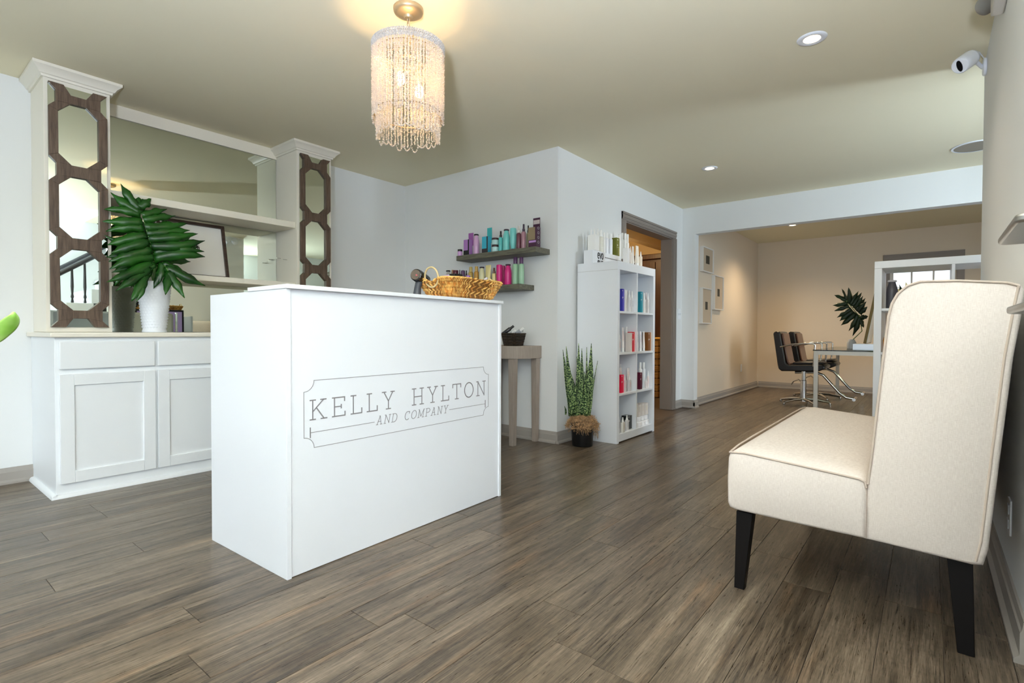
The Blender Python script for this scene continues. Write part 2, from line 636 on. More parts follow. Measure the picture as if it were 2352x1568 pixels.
MB().box((XW - 0.1, -0.30, HC), (XF + 0.1, YB + 0.15, HC + 0.10)).box((XW - 0.1, -3.15, HC), (0.05, -0.30, HC + 0.10)).box((2.0, -2.2, HC), (XF + 0.1, -0.30, HC + 0.10)).build('ceiling', CEIL, **S)
box('wall_back', (XW, YB, 0), (XS + 0.12, YB + 0.12, HC), WALL, **S)
box('wall_shelf', (XS, YD + 0.137, 0), (XS + 0.12, YB, HC), WALL, **S)
D0, D1, DZ = 4.79, 6.02, 2.03
MB().box((XS, YD, 0), (D0, YD + 0.137, HC)).box((D1, YD, 0), (XB, YD + 0.137, HC)).box((D0, YD, DZ), (D1, YD + 0.137, HC)).build('wall_doorway', WALL, **S)
MB().box((XB, 2.23, 0), (XB + 0.12, YD + 0.137, HC)).box((XB, -2.2, 2.105), (XB + 0.12, 2.23, HC)).build('wall_opening', WALL, **S)
box('wall_left_far', (XB + 0.12, YL, 0), (XF, YL + 0.12, HC), WALLF, **S)
wy0, wy1, wz0, wz1 = -0.28, 0.475, 0.35, 1.99
MB().box((XF, -2.2, 0), (XF + 0.12, wy0, HC)).box((XF, wy1, 0), (XF + 0.12, 4.4, HC)).box((XF, wy0, 0), (XF + 0.12, wy1, wz0)).box(
    (XF, wy0, wz1), (XF + 0.12, wy1, HC)).build('wall_far', WALLF, **S)
MB().box((2.0, YR - 0.12, 0), (XRE, YR, HC)).box((XRE - 0.12, -2.1, 0), (XRE, YR - 0.12, HC)).build('wall_right', WALL, **S)
MB().box((XRE, -2.2, 0), (4.02, -2.1, HC)).box((4.70, -2.2, 0), (XF, -2.1, HC)).box((4.02, -2.2, 0), (4.70, -2.1, 0.35)).box((4.02, -2.2, 2.33), (4.70, -2.1, HC)).build('wall_recess', WALL, **S)
# wall behind the camera with the shop window, glazed entrance, stair hall
MB().box((XW - 0.12, -3.15, 0), (XW, -2.95, HC)).box((XW - 0.12, 4.15, 0), (XW, YB, HC)).box((XW - 0.12, -2.95, 0), (XW, 4.15, 0.15)).box(
    (XW - 0.12, -2.95, 2.35), (XW, 4.15, HC)).build('wall_front', WALL, **S)
MB().box((XW, -3.15, 0), (-3.0, -3.03, HC)).box((-0.1, -3.15, 0), (0.17, -3.03, HC)).box((-3.0, -3.15, 2.35), (-0.1, -3.03, HC)).box(
    (-3.0, -3.15, 0), (-0.1, -3.03, 0.15)).build('wall_entrance', WALL, **S)
MB().box((0.05, -1.45, 0), (4.1, -1.33, 4.6)).box((0.05, -3.03, 0), (0.17, -1.45, HC)).build('wall_stairs', WALL, **S)
MB().box((0.05, -1.45, 4.6), (4.1, -0.28, 4.7)).box((0.05, -0.30, HC + 0.1), (4.1, -0.26, 4.6)).box((4.0, -1.33, 2.53), (4.1, -0.30, 4.6)).box(
    (0.05, -1.33, HC), (0.15, -0.30, 2.8)).box((0.05, -1.33, 4.2), (0.15, -0.30, 4.6)).build('wall_stair_upper', WALL, **S)
for i in range(1, 4):
    yy = -2.95 + 7.1 * i / 4
    box('window_2' if i == 1 else 'window_2.%03d' % (i - 1), (XW - 0.09, yy - 0.03, 0.15), (XW - 0.03, yy + 0.03, 2.35), WHITE, **S)
# back room behind the doorway
BRW = mat('warm_grey_paint', (196, 176, 140), 0.85)
MB().box((7.95, YL + 0.121, 0), (8.07, YB, HC)).build('wall_storeroom', BRW, **S)
box('wall_back_storeroom', (XS + 0.121, YB, 0), (XF, YB + 0.12, HC), BRW, **S)
box('trim_2', (XS + 0.13, 3.02, 2.13), (7.94, 3.14, HC - 0.001), BRW, **S)


# ------------------------------------------------------------------ baseboards
def baseboard(name, p, q, nrm, h=0.095, t=0.016, m=TRIMG):
    p, q, n = Vector((*p, 0)), Vector((*q, 0)), Vector((*nrm, 0))
    prof = [(0, 0), (t + 0.012, 0), (t + 0.012, 0.012), (t, 0.024), (t, h * 0.72), (t - 0.004, h * 0.78), (t * 0.55, h * 0.93), (t * 0.5, h), (0, h)]
    vs = [p + n * a + Vector((0, 0, z)) for a, z in prof] + [q + n * a + Vector((0, 0, z)) for a, z in prof]
    k = len(prof)
    fs = [tuple(range(k)), tuple(range(k, 2 * k))[::-1]] + [(i, k + i, k + (i + 1) % k, (i + 1) % k) for i in range(k)]
    return MB().add(vs, fs).build(name, m, smooth=0, **S)


baseboard('baseboard_left', (XW, YB), (0.672, YB), (0, -1))
baseboard('baseboard_shelf', (XS, YB - 0.03), (XS, YD), (-1, 0))
baseboard('baseboard_doorway', (XS - 0.016, YD), (D0 - 0.085, YD), (0, -1))
baseboard('baseboard_doorway_end', (D1 + 0.085, YD), (XB, YD), (0, -1))
baseboard('baseboard_pier', (XB, YD), (XB, 2.214), (-1, 0))
baseboard('baseboard_pier_end', (XB - 0.016, 2.23), (XB + 0.12, 2.23), (0, -1))
baseboard('baseboard_left_far', (XB + 0.12, YL), (XF, YL), (0, -1))
baseboard('baseboard_far', (XF, YL - 0.03), (XF, -2.1), (-1, 0))
baseboard('baseboard_right', (2.0, YR), (XRE, YR), (0, 1), h=0.12, t=0.014)

# ------------------------------------------------------------------ doorway casing
dr = MB().box((D0, YD + 0.001, 0), (D0 + 0.015, YD + 0.136, DZ)).box((D1 - 0.015, YD + 0.001, 0), (D1, YD + 0.136, DZ)).box(
    (D0, YD + 0.001, DZ - 0.015), (D1, YD + 0.136, DZ)).build('door_1', CASING, origin=(5.4, YD, 0), **S)


def casing(a, b, horiz):
    """stepped flat moulding on the wall face Y = YD between two corners (x, z)"""
    m = MB()
    steps = [(0.0, 1.0, 0.012), (0.10, 0.90, 0.016), (0.30, 0.62, 0.021), (0.72, 0.97, 0.024)]
    for s0, s1, t in steps:
        if horiz:
            m.box((a[0], YD - t, a[1] + (b[1] - a[1]) * s0), (b[0], YD, a[1] + (b[1] - a[1]) * s1))
        else:
            m.box((a[0] + (b[0] - a[0]) * s0, YD - t, a[1]), (a[0] + (b[0] - a[0]) * s1, YD, b[1]))
    return m.build('casing', CASING, dr, smooth=0)


casing((D0 + 0.005, 0), (D0 - 0.08, DZ - 0.005), False)
casing((D1 - 0.005, 0), (D1 + 0.08, DZ - 0.005), False)
casing((D0 - 0.08, DZ - 0.005), (D1 + 0.08, DZ + 0.08), True)

# ------------------------------------------------------------------ far window
w1 = MB().box((XF - 0.02, wy0 - 0.085, wz1), (XF, wy1 + 0.085, wz1 + 0.085)).box((XF - 0.028, wy0 - 0.085, wz1 + 0.06), (XF, wy1 + 0.085, wz1 + 0.085)).box(
    (XF - 0.02, wy0 - 0.085, wz0 - 0.08), (XF, wy0, wz1)).box((XF - 0.02, wy1, wz0 - 0.08), (XF, wy1 + 0.085, wz1)).box(
    (XF - 0.05, wy0 - 0.1, wz0 - 0.03), (XF + 0.05, wy1 + 0.1, wz0)).build('window_1', CASING, origin=(XF, 0.1, wz0), **S)
sash = mat('white_sash_paint', (220, 216, 208), 0.4)
MB().box((XF + 0.04, wy0, wz0), (XF + 0.08, wy0 + 0.04, wz1)).box((XF + 0.04, wy1 - 0.04, wz0), (XF + 0.08, wy1, wz1)).box(
    (XF + 0.04, wy0, wz0), (XF + 0.08, wy1, wz0 + 0.05)).box((XF + 0.04, wy0, wz1 - 0.04), (XF + 0.08, wy1, wz1)).box(
    (XF + 0.04, wy0, 1.15), (XF + 0.08, wy1, 1.19)).build('sash', sash, w1)
for yy in (wy0 + 0.25, wy0 + 0.50):
    box('glazing_bar', (XF + 0.045, yy - 0.011, wz0), (XF + 0.075, yy + 0.011, wz1), sash, w1)
for a, b in ((wz0, 1.15), (1.19, wz1)):
    box('pane', (XF + 0.057, wy0 + 0.03, a), (XF + 0.061, wy1 - 0.03, b), GLASS, w1)

# ------------------------------------------------------------------ out of doors
LAWN = mat('lawn', (104, 118, 82), 0.9, var=0.2, vscale=3)
box('ground', (-25, -25, -0.4), (35, 30, -0.25), LAWN, **S)
HEDGE = leaf_mat('autumn_hedge_leaf', (120, 92, 36), (176, 150, 70), 0.6, 2)
BUSHG = leaf_mat('light_green_leaf', (92, 130, 60), (150, 180, 96), 0.6, 2)


def leaf_mass(name, c, half, n, size, m, label, cat, seed):
    r = random.Random(seed)
    b = MB()
    for i in range(n):
        p = Vector((c[0] + r.uniform(-1, 1) * half[0], c[1] + r.uniform(-1, 1) * half[1], c[2] + r.uniform(-1, 1) * half[2]))
        a = Vector((r.uniform(-1, 1), r.uniform(-1, 1), r.uniform(-1, 1))).normalized() * size
        q = a.orthogonal().normalized() * size * 0.5
        b.add([p - a, p + q, p + a, p - q], [(0, 1, 2, 3)])
    b.box((c[0] - half[0] * .7, c[1] - half[1] * .92, -0.25), (c[0] + half[0] * .7, c[1] + half[1] * .92, c[2] + half[2] * .9))
    return b.build(name, m, None, label, cat, kind='stuff', smooth=0)


leaf_mass('garden_hedge', (12.6, -0.3, 0.8), (0.35, 1.6, 1.05), 2600, 0.07, HEDGE, 'golden brown hedge outside the far window', 'hedge', 1)
leaf_mass('garden_bush', (11.2, 0.62, 0.55), (0.3, 0.32, 0.8), 900, 0.05, BUSHG, 'pale green bush outside the far window beside the hedge', 'bush', 2)

# ------------------------------------------------------------------ built-in back unit
CX0, CX1, CYF, CTZ = 0.665, 2.53, 3.70, 0.906
YBW = YB - 0.002
cab = thing('base_cabinet', (1.6, 4.0, 0), 'long white base cabinet with framed doors along the back wall', 'cabinet')
MB().box((CX0, CYF, 0), (CX1, YBW, 0.878)).build('carcass', CAB, cab, bevel=0.002)
MB().prism([(CX0 - 0.022, 0), (CX0 - 0.02, 0.012), (CX0 - 0.012, 0.020), (CX0, 0.022), (CX0, 0)], 1, CYF - 0.02, YBW).prism(
    [(CYF - 0.022, 0), (CYF - 0.02, 0.012), (CYF - 0.012, 0.020), (CYF, 0.022), (CYF, 0)], 0, CX0 - 0.022, CX1).build('shoe_moulding', CAB, cab)
for i in range(4):
    x0 = 0.683 + i * 0.4625
    x1 = x0 + 0.449
    MB().box((x0, CYF - 0.019, 0.703), (x1, CYF - 0.001, 0.855)).build('drawer', CAB, cab, bevel=0.005, bseg=3)
    fw = 0.062
    z0, z1 = 0.077, 0.676
    d = MB().box((x0, CYF - 0.019, z0), (x0 + fw, CYF - 0.001, z1)).box((x1 - fw, CYF - 0.019, z0), (x1, CYF - 0.001, z1)).box(
        (x0 + fw, CYF - 0.019, z0), (x1 - fw, CYF - 0.001, z0 + fw)).box((x0 + fw, CYF - 0.019, z1 - fw), (x1 - fw, CYF - 0.001, z1)).build('door', CAB, cab, bevel=0.0015)
    MB().box((x0 + fw, CYF - 0.009, z0 + fw), (x1 - fw, CYF - 0.001, z1 - fw)).build('door_panel', CAB, d)
MB().box((CX0 - 0.022, CYF - 0.032, 0.8785), (CX1 + 0.02, YBW, CTZ)).build('countertop', CREAM, None, 'cream countertop with a thin edge on the long base cabinet', 'countertop', bevel=0.006, bseg=3)

OY = 3.957


def lattice(x0, x1, z0, z1, y):
    """chain of stretched octagons in a flat wooden frame, as one pierced board"""
    W, H = x1 - x0, z1 - z0
    u = H / 575.0
    m = MB()

    def pc(poly):
        m.prism([(x0 + a * W, z1 - b * u) for a, b in poly], 1, y - 0.019, y)
    cs = [55 + 58 + i * 174 for i in range(3)]
    for c in cs:
        pc([(0, c - 58), (0, c + 58), (.155, c + 50), (.155, c - 50)])
        pc([(1, c + 58), (1, c - 58), (.845, c - 50), (.845, c + 50)])
        for s in (1, -1):
            pc([(0, c + s * 58), (.12, c + s * 72), (.37, c + s * 73.5), (.155, c + s * 50)])
            pc([(1, c + s * 58), (.88, c + s * 72), (.63, c + s * 73.5), (.845, c + s * 50)])
    for c in cs[:-1]:
        pc([(.12, c + 72), (.12, c + 102), (.37, c + 100.5), (.63, c + 100.5), (.88, c + 102), (.88, c + 72), (.63, c + 73.5), (.37, c + 73.5)])
    for c, s in ((cs[0], -1), (cs[2], 1)):
        pc([(.12, c + s * 72), (.12, c + s * 99), (.37, c + s * 93), (.63, c + s * 93), (.88, c + s * 99), (.88, c + s * 72), (.63, c + s * 73.5), (.37, c + s * 73.5)])
        pc([(.12, c + s * 99), (0, c + s * 114), (.25, c + s * 114), (.37, c + s * 93)])
        pc([(.88, c + s * 99), (1, c + s * 114), (.75, c + s * 114), (.63, c + s * 93)])
    return m


def pilaster(x0, x1, label):
    t = thing('mirrored_pilaster', ((x0 + x1) / 2, 4.1, CTZ + 0.001), label, 'pilaster', 'pilasters either side of the mirrored shelves')
    MB().box((x0, OY + 0.002, CTZ + 0.001), (x1, YBW, HC - 0.001)).build('casing', CREAM, t, bevel=0.002)
    a, b, z0, z1 = x0 + 0.018, x1 - 0.020, 0.936, 2.335
    MB().box((a, OY - 0.003, z0), (b, OY + 0.0015, z1)).build('mirror', MIRROR, t)
    lattice(a, b, z0, z1, OY - 0.0035).build('lattice', LATTICE, t, bevel=0.0015)
    pr = [(0.0, 0.0), (0.010, 0.0), (0.012, 0.012), (0.020, 0.016), (0.030, 0.034), (0.046, 0.048), (0.052, 0.052), (0.052, 0.068), (0.0, 0.068)]
    zc = HC - 0.070
    m = MB()
    ring = []
    for (o, z) in pr[:-1]:
        ring.append([(x0 - o, YBW, zc + z), (x0 - o, OY - o, zc + z), (x1 + o, OY - o, zc + z), (x1 + o, YBW, zc + z)])
    vs = [q for r in ring for q in r]
    fs = []
    for i in range(len(ring) - 1):
        for j in range(3):
            fs.append((i * 4 + j, i * 4 + j + 1, (i + 1) * 4 + j + 1, (i + 1) * 4 + j))
    k = len(ring) - 1
    fs.append((k * 4, k * 4 + 1, k * 4 + 2, k * 4 + 3))
    m.add(vs, fs).build('crown_moulding', CREAM, t, smooth=20)
    return t


pilaster(0.677, 0.988, 'cream pilaster with octagon mirror lattice beside the potted leaf plant')
pr_ = pilaster(2.204, 2.508, 'cream pilaster with octagon mirror lattice rising behind the reception desk')
for zz, yy in ((1.50, 4.12), (1.52, 4.22)):
    MB().tube([(2.2035, yy, zz), (2.170, yy, zz)], 0.0035, 8).build('shelf_pin', CHROME, pr_)

MB().box((0.990, YB - 0.008, CTZ + 0.002), (2.202, YB - 0.002, 2.345)).build('wall_mirror', MIRROR, None, 'large frameless mirror behind the cream shelves', 'mirror')
box('trim_1', (0.989, YB - 0.018, 2.346), (2.203, YB - 0.001, HC - 0.001), CREAM, **S)
SH_F = 3.985
for zz0, zz1, lb in ((1.742, 1.790, 'upper cream shelf between the pilasters in front of the mirror'), (1.268, 1.306, 'lower cream shelf between the pilasters carrying the framed drawing')):
    MB().box((0.9895, SH_F, zz0), (2.2025, YB - 0.010, zz1)).build('wall_shelf', CREAM, None, lb, 'shelf', 'cream shelves of the mirrored niche', bevel=0.003)

# framed drawing leaning on the lower shelf
fz = 1.307
x0, x1 = 1.32, 1.775
hgt = 0.425
lean = math.atan2(0.095, hgt)
pic = thing('framed_drawing', ((x0 + x1) / 2, 4.165, fz), 'dark framed line drawing of a face leaning on the lower mirror shelf', 'picture')
pic.rotation_euler = (-lean, 0, 0)
w2 = (x1 - x0) / 2
FRW = wood('dark_walnut_frame', (48, 36, 30), (84, 64, 54), axis=0, grain=120, stretch=8, rough=0.4)
m = MB()
f = 0.022
m.box((-w2, 0, 0), (-w2 + f, 0.03, hgt)).box((w2 - f, 0, 0), (w2, 0.03, hgt)).box((-w2 + f, 0, 0), (w2 - f, 0.03, f)).box((-w2 + f, 0, hgt - f), (w2 - f, 0.03, hgt))
m.build('frame', FRW, pic, local=True, bevel=0.002)
PAPER = mat('drawing_paper', (244, 243, 238), 0.8)
MB().box((-w2 + f, 0.016, f), (w2 - f, 0.022, hgt - f)).build('paper', PAPER, pic, local=True)
INK = mat('dark_ink', (52, 38, 36), 0.8)
fx, fz0 = -0.005, 0.20
m = MB()
rr = random.Random(3)
for i in range(16):
    a = radians(30 + i * 8.5)
    st = Vector((fx + cos(a) * 0.030, 0.0155, fz0 + 0.018 + sin(a) * 0.024))
    s = -1 if i > 7 else 1
    en = st + Vector((s * (0.016 + rr.uniform(0, .018)), 0, -0.018 - rr.uniform(0, .035) + 0.02 * sin(a)))
    md = (st + en) / 2 + Vector((s * 0.008, 0, 0.014))
    m.tube([st, md, en], [0.0034, 0.003, 0.0008], 4)
m.build('drawn_hair', INK, pic, local=True)
m = MB()
for s in (-1, 1):
    m.tube([(fx + s * 0.012 - 0.006, .0155, fz0 + .005), (fx + s * .012, .0155, fz0 + .007), (fx + s * .012 + .006, .0155, fz0 + .005)], .0009, 4)
    m.lathe([(0.0, 0), (0.0018, 0.0004), (0.0, 0.0008)], (fx + s * .012, .0152, fz0 + .003), 6, cap=False)
m.tube([(fx - .007, .0155, fz0 - .026), (fx, .0155, fz0 - .028), (fx + .007, .0155, fz0 - .026)], .0009, 4)
m.tube([(fx - .026, .0155, fz0 + .01), (fx - .024, .0155, fz0 - .02), (fx - .012, .0155, fz0 - .042), (fx, .0155, fz0 - .048), (fx + .012, .0155, fz0 - .042), (fx + .024, .0155, fz0 - .02)], .0005, 4)
m.build('drawn_face', INK, pic, local=True)
MB().box((-w2 + .005, 0.0225, .005), (w2 - .005, 0.03, hgt - .005)).build('backing', mat('frame_backing', (30, 28, 27), 0.7), pic, local=True)

# ------------------------------------------------------------------ vase with cut philodendron leaves
VX, VY = 1.213, 3.955
vase = thing('leaf_vase', (VX, VY, CTZ + 0.001), 'tall white textured vase on the cream countertop', 'vase')
prof = [(0.068, 0), (0.070, 0.006), (0.066, 0.016), (0.064, 0.02), (0.072, 0.10), (0.083, 0.20), (0.092, 0.29), (0.0955, 0.325), (0.093, 0.327), (0.088, 0.31), (0.07, 0.12), (0.0, 0.10)]
MB().lathe(prof, (VX, VY, CTZ + 0.001), 40, cap=False).add([(VX + .068 * cos(2 * pi * i / 40), VY + .068 * sin(2 * pi * i / 40), CTZ + .001) for i in range(40)], [tuple(range(40))[::-1]]).build('body', WHITE, vase, smooth=60)
m = MB()
for j in range(15):
    z = 0.035 + j * 0.0185
    r = 0.0665 + (0.0945 - 0.0665) * (z - 0.02) / 0.30
    for i in range(26):
        a = 2 * pi * (i + 0.5 * (j % 2)) / 26
        c = Vector((VX + r * cos(a), VY + r * sin(a), CTZ + z))
        n = Vector((cos(a), sin(a), 0)); t = Vector((-sin(a), cos(a), 0)); zv = Vector((0, 0, 1))
        s = 0.0085
        m.add([c + t * s, c + zv * s, c - t * s, c - zv * s, c + n * 0.0035], [(0, 1, 4), (1, 2, 4), (2, 3, 4), (3, 0, 4)])
m.build('relief', WHITE, vase, kind='stuff', smooth=60)

PLD = Vector((VX, VY - 0.07, 1.45))


def Q(px, py, depth=0.0):
    """point near the plant: on the upright plane facing the door, `depth` metres behind it"""
    d = F_PX * _fwd + (px - W_PX / 2) * _right + (H_PX / 2 - py) * _up
    n = Vector((_fwd.x, _fwd.y, 0)).normalized()
    n = Vector((0.0, 1.0, 0))
    t = ((PLD + n * depth - CAM).dot(n)) / d.dot(n)
    return CAM + d * t


def lobe(m, a, b, w, n, bend=0.15, wav=0.006, rng=random):
    """one finger of a lobed leaf, from a on the rib to its tip b; n is the side the upper face looks to"""
    a, b = Vector(a), Vector(b)
    ax = b - a
    L = ax.length
    t = ax.normalized()
    s = t.cross(n).normalized()
    nn = s.cross(t).normalized()
    ph = rng.uniform(0, 6)
    K = 9
    vs, fs = [], []
    sag = rng.uniform(-1, 1) * bend * 0.5
    for i in range(K + 1):
        u = i / K
        wid = w * (0.95 - 0.35 * u + 0.25 * sin(pi * u)) * (1 - max(0, (u - 0.60) / 0.40) ** 1.6 * 0.94) * (1 + 0.16 * sin(ph + u * 13))
        c = a + ax * u + s * (sag * L * sin(pi * u)) + nn * (bend * L * 0.35 * sin(pi * u) - bend * L * 0.3 * u * u)
        for j, (o, dz) in enumerate(((-0.5, 0.10), (-0.25, -0.04), (0, -0.12), (0.25, -0.04), (0.5, 0.10))):
            vs.append(c + s * (o * wid) + nn * (-dz * wid + (wav * sin(ph + u * 17 + o * 5) if abs(o) > .3 else 0)))
    for i in range(K):
        for j in range(4):
            q = i * 5 + j
            fs.append((q, q + 1, q + 6, q + 5))
    m.add(vs, fs)


def leaf(name, parent, rib, lobes, toward, rng, mtl=None):
    m = MB()
    for (ax, ay, bx, by, w, da, db) in lobes:
        A, B = Q(ax, ay, da), Q(bx, by, db)
        wm = w * 0.64 * (A - CAM).length / F_PX
        lobe(m, A, B, wm, toward, rng.uniform(.05, .22), rng=rng)
    o = m.build(name, mtl or LEAF, parent, smooth=70)
    so = o.modifiers.new('thickness', 'SOLIDIFY')
    so.thickness = 0.0012
    pts = [Q(*q) for q in rib]
    MB().tube(pts, [0.0042 - 0.003 * i / len(pts) for i in range(len(pts))], 6).build('midrib', STEMG, o)
    return o


plant = thing('cut_leaf_plant', (VX, VY, 1.02), 'dark green deeply lobed philodendron leaves standing in the white vase', 'plant')
rg = random.Random(8)
TW = Vector((-0.28, -0.95, 0.12)).normalized()
leaf('leaf', plant, [(355, 596, -.03), (346, 562, -.04), (336, 526, -.04), (327, 492, -.02), (319, 466, 0)], [
    (321, 482, 277, 421, 22, -.02, .02), (323, 490, 254, 441, 24, -.02, .03), (320, 476, 347, 455, 24, -.02, -.02), (320, 476, 318, 452, 22, -.01, 0), (325, 488, 300, 452, 20, 0, .02),
    (326, 494, 384, 480, 19, -.03, -.02), (329, 504, 404, 495, 22, -.03, -.03), (332, 520, 432, 512, 26, -.04, -.04), (337, 535, 437, 528, 27, -.04, -.05),
    (341, 548, 456, 535, 27, -.04, -.07), (346, 564, 472, 551, 30, -.04, -.09), (351, 580, 470, 577, 28, -.03, -.10), (354, 592, 472, 588, 34, -.03, -.10),
    (323, 492, 239, 479, 24, -.02, .02), (327, 508, 236, 507, 27, -.03, .0), (331, 522, 243, 530, 27, -.03, .0), (336, 538, 246, 562, 27, -.04, -.02),
    (342, 553, 254, 580, 28, -.04, -.03), (347, 570, 250, 600, 30, -.04, -.04), (352, 585, 252, 617, 32, -.03, -.06)], TW, rg)
leaf('leaf', plant, [(354, 596, -.02), (342, 618, -.05), (328, 642, -.07)], [
    (350, 600, 246, 646, 27, -.03, -.09), (344, 612, 266, 667, 26, -.04, -.10), (336, 628, 302, 691, 26, -.05, -.11), (332, 636, 311, 694, 16, -.05, -.11), (352, 602, 300, 660, 26, -.03, -.06), (352, 600, 332, 655, 22, -.02, -.05)], TW, rg)
leaf('leaf', plant, [(372, 600, -.02), (384, 618, -.05), (398, 640, -.07)], [
    (380, 612, 472, 656, 27, -.04, -.10), (386, 622, 424, 684, 22, -.05, -.12), (388, 626, 380, 676, 22, -.05, -.11), (376, 604, 353, 662, 22, -.02, -.04), (372, 600, 366, 650, 20, -.02, -.05), (374, 602, 440, 634, 22, -.03, -.06)], TW, rg)
leaf('leaf', plant, [(352, 600, .03), (320, 580, .035), (285, 565, .03)], [
    (348, 590, 262, 500, 28, .03, .03), (340, 585, 240, 540, 28, .03, .03), (330, 580, 246, 590, 28, .03, .03), (330, 590, 256, 625, 28, .03, .03), (340, 596, 262, 655, 26, .03, .03), (345, 580, 300, 480, 30, .03, .05), (350, 600, 285, 650, 26, .03, .04)], TW, rg)
leaf('leaf', plant, [(358, 600, .03), (390, 570, .05), (420, 545, .06)], [
    (360, 590, 410, 515, 28, .03, .06), (365, 585, 440, 540, 28, .03, .06), (365, 590, 455, 566, 28, .03, .06), (360, 575, 375, 505, 26, .03, .06), (362, 595, 440, 600, 26, .03, .05)], TW, rg)
for (px, py) in ((355, 598), (372, 602), (352, 600), (346, 622), (360, 600)):
    e = Q(px, py, 0.0)
    MB().tube([(VX, VY, 1.03), ((VX + e.x) / 2, (VY + e.y) / 2 - .01, 1.24), e], 0.0045, 6).build('stalk', STEMG, plant)

# ------------------------------------------------------------------ reception desk
DA = radians(1.45)
desk = thing('reception_desk', (0.976, 1.832, 0), 'white reception desk with grey shop lettering on its front', 'desk', rz=DA)
DL, DH, DT = 1.263, 1.071, 0.018
MB().box((0, 0, 0), (DT, 0.615, DH)).build('side_panel', WHITE, desk, local=True, bevel=0.001)
MB().box((DL - DT, 0, 0), (DL, 0.615, DH)).build('side_panel', WHITE, desk, local=True, bevel=0.001)
MB().box((DT + .0005, 0.006, 0.003), (DL - DT - .0005, 0.024, DH)).build('front_panel', WHITE, desk, local=True)
MB().box((-0.003, -0.012, DH + .0005), (DL + 0.004, 0.280, DH + 0.0165)).build('desk_top', WHITE, desk, local=True, bevel=0.0015)
MB().box((DT + .001, 0.026, 0.735), (DL - DT - .001, 0.60, 0.755)).build('worktop', WHITE, desk, local=True)

INKG = mat('grey_lettering', (140, 138, 142), 0.5)
# slab-serif strokes in a 0..1 cell: polylines, serifs included
def arc(cx, cy_, rx, ry, a0, a1, n=14):
    return [(cx + rx * cos(radians(a0 + (a1 - a0) * i / n)), cy_ + ry * sin(radians(a0 + (a1 - a0) * i / n))) for i in range(n + 1)]


GL = {
    'K': (.82, [[(.12, 0), (.12, 1)], [(0, 0), (.25, 0)], [(0, 1), (.25, 1)], [(.12, .40), (.66, 1)], [(.52, 1), (.78, 1)], [(.30, .60), (.68, 0)], [(.54, 0), (.82, 0)]]),
    'E': (.70, [[(.10, 0), (.10, 1)], [(0, 0), (.66, 0), (.66, .20)], [(0, 1), (.64, 1), (.64, .80)], [(.10, .51), (.46, .51)], [(.46, .42), (.46, .60)]]),
    'L': (.62, [[(.12, 0), (.12, 1)], [(0, 1), (.26, 1)], [(0, 0), (.60, 0), (.60, .26)]]),
    'Y': (.76, [[(.10, 1), (.38, .46), (.66, 1)], [(.38, .46), (.38, 0)], [(0, 1), (.22, 1)], [(.54, 1), (.76, 1)], [(.25, 0), (.51, 0)]]),
    'H': (.80, [[(.12, 0), (.12, 1)], [(.68, 0), (.68, 1)], [(.12, .50), (.68, .50)], [(0, 0), (.25, 0)], [(0, 1), (.25, 1)], [(.55, 0), (.80, 0)], [(.55, 1), (.80, 1)]]),
    'T': (.70, [[(.35, 0), (.35, 1)], [(.01, .78), (.01, 1), (.69, 1), (.69, .78)], [(.22, 0), (.48, 0)]]),
    'O': (.80, [arc(.40, .50, .38, .51, 0, 360, 30)]),
    'N': (.82, [[(.12, 0), (.12, 1), (.70, 0), (.70, 1)], [(0, 0), (.25, 0)], [(0, 1), (.14, 1)], [(.57, 1), (.82, 1)]]),
    'A': (.78, [[(.10, 0), (.38, 1), (.66, 0)], [(.20, .34), (.56, .34)], [(0, 0), (.22, 0)], [(.54, 0), (.78, 0)], [(.28, 1), (.38, 1)]]),
    'D': (.74, [[(.10, 0), (.10, 1)], [(0, 0), (.34, 0)] + arc(.34, .50, .36, .50, -90, 90, 14) + [(0, 1)]]),
    'C': (.74, [arc(.40, .50, .38, .51, 52, 308, 24), [(.64, .74), (.64, 1.0)]]),
    'M': (.96, [[(.12, 0), (.12, 1), (.48, .12), (.84, 1), (.84, 0)], [(0, 0), (.24, 0)], [(0, 1), (.14, 1)], [(.82, 1), (.96, 1)], [(.72, 0), (.96, 0)]]),
    'P': (.68, [[(.12, 0), (.12, 1)], [(0, 0), (.27, 0)], [(0, 1), (.38, 1)] + arc(.38, .74, .26, .26, 90, -90, 10) + [(.12, .48)]]),
    'e': (.62, [[(.06, .34), (.54, .34)] + arc(.30, .32, .25, .32, 5, 310, 18)]),
    'v': (.60, [[(.04, .62), (.29, 0), (.54, .62)]]),
    'o': (.66, [arc(.31, .32, .27, .32, 0, 360, 20)]),
}


def stroke(m, pts, w, fn, th=0.0008):
    """flat painted line of width w along 2-D points; fn lifts (s, t) to the panel"""
    for (a, b) in zip(pts[:-1], pts[1:]):
        dx, dz = b[0] - a[0], b[1] - a[1]
        L = math.hypot(dx, dz)
        if L < 1e-6:
            continue
        ux, uz = dx / L * w / 2, dz / L * w / 2
        q = [(a[0] - ux + uz, a[1] - uz - ux), (b[0] + ux + uz, b[1] + uz - ux), (b[0] + ux - uz, b[1] + uz + ux), (a[0] - ux - uz, a[1] - uz + ux)]
        m.hexa([fn(p[0], p[1], th) for p in q] + [fn(p[0], p[1], 0) for p in q])


def word(m, s, x0, z0, x1, hgt, w, fn, slant=0.0, gap=0.28, space=0.75, wave=False):
    tot = sum(GL[c][0] if c != ' ' else space for c in s) + gap * (len(s) - 1)
    k = (x1 - x0) / tot
    x = x0
    for c in s:
        if c == ' ':
            x += (space + gap) * k
            continue
        wd_, lines = GL[c]
        for ln in lines:
            stroke(m, [(x + p[0] * k + slant * p[1] * hgt, z0 + p[1] * hgt) for p in ln], w, fn)
        x += (wd_ + gap) * k
    return m


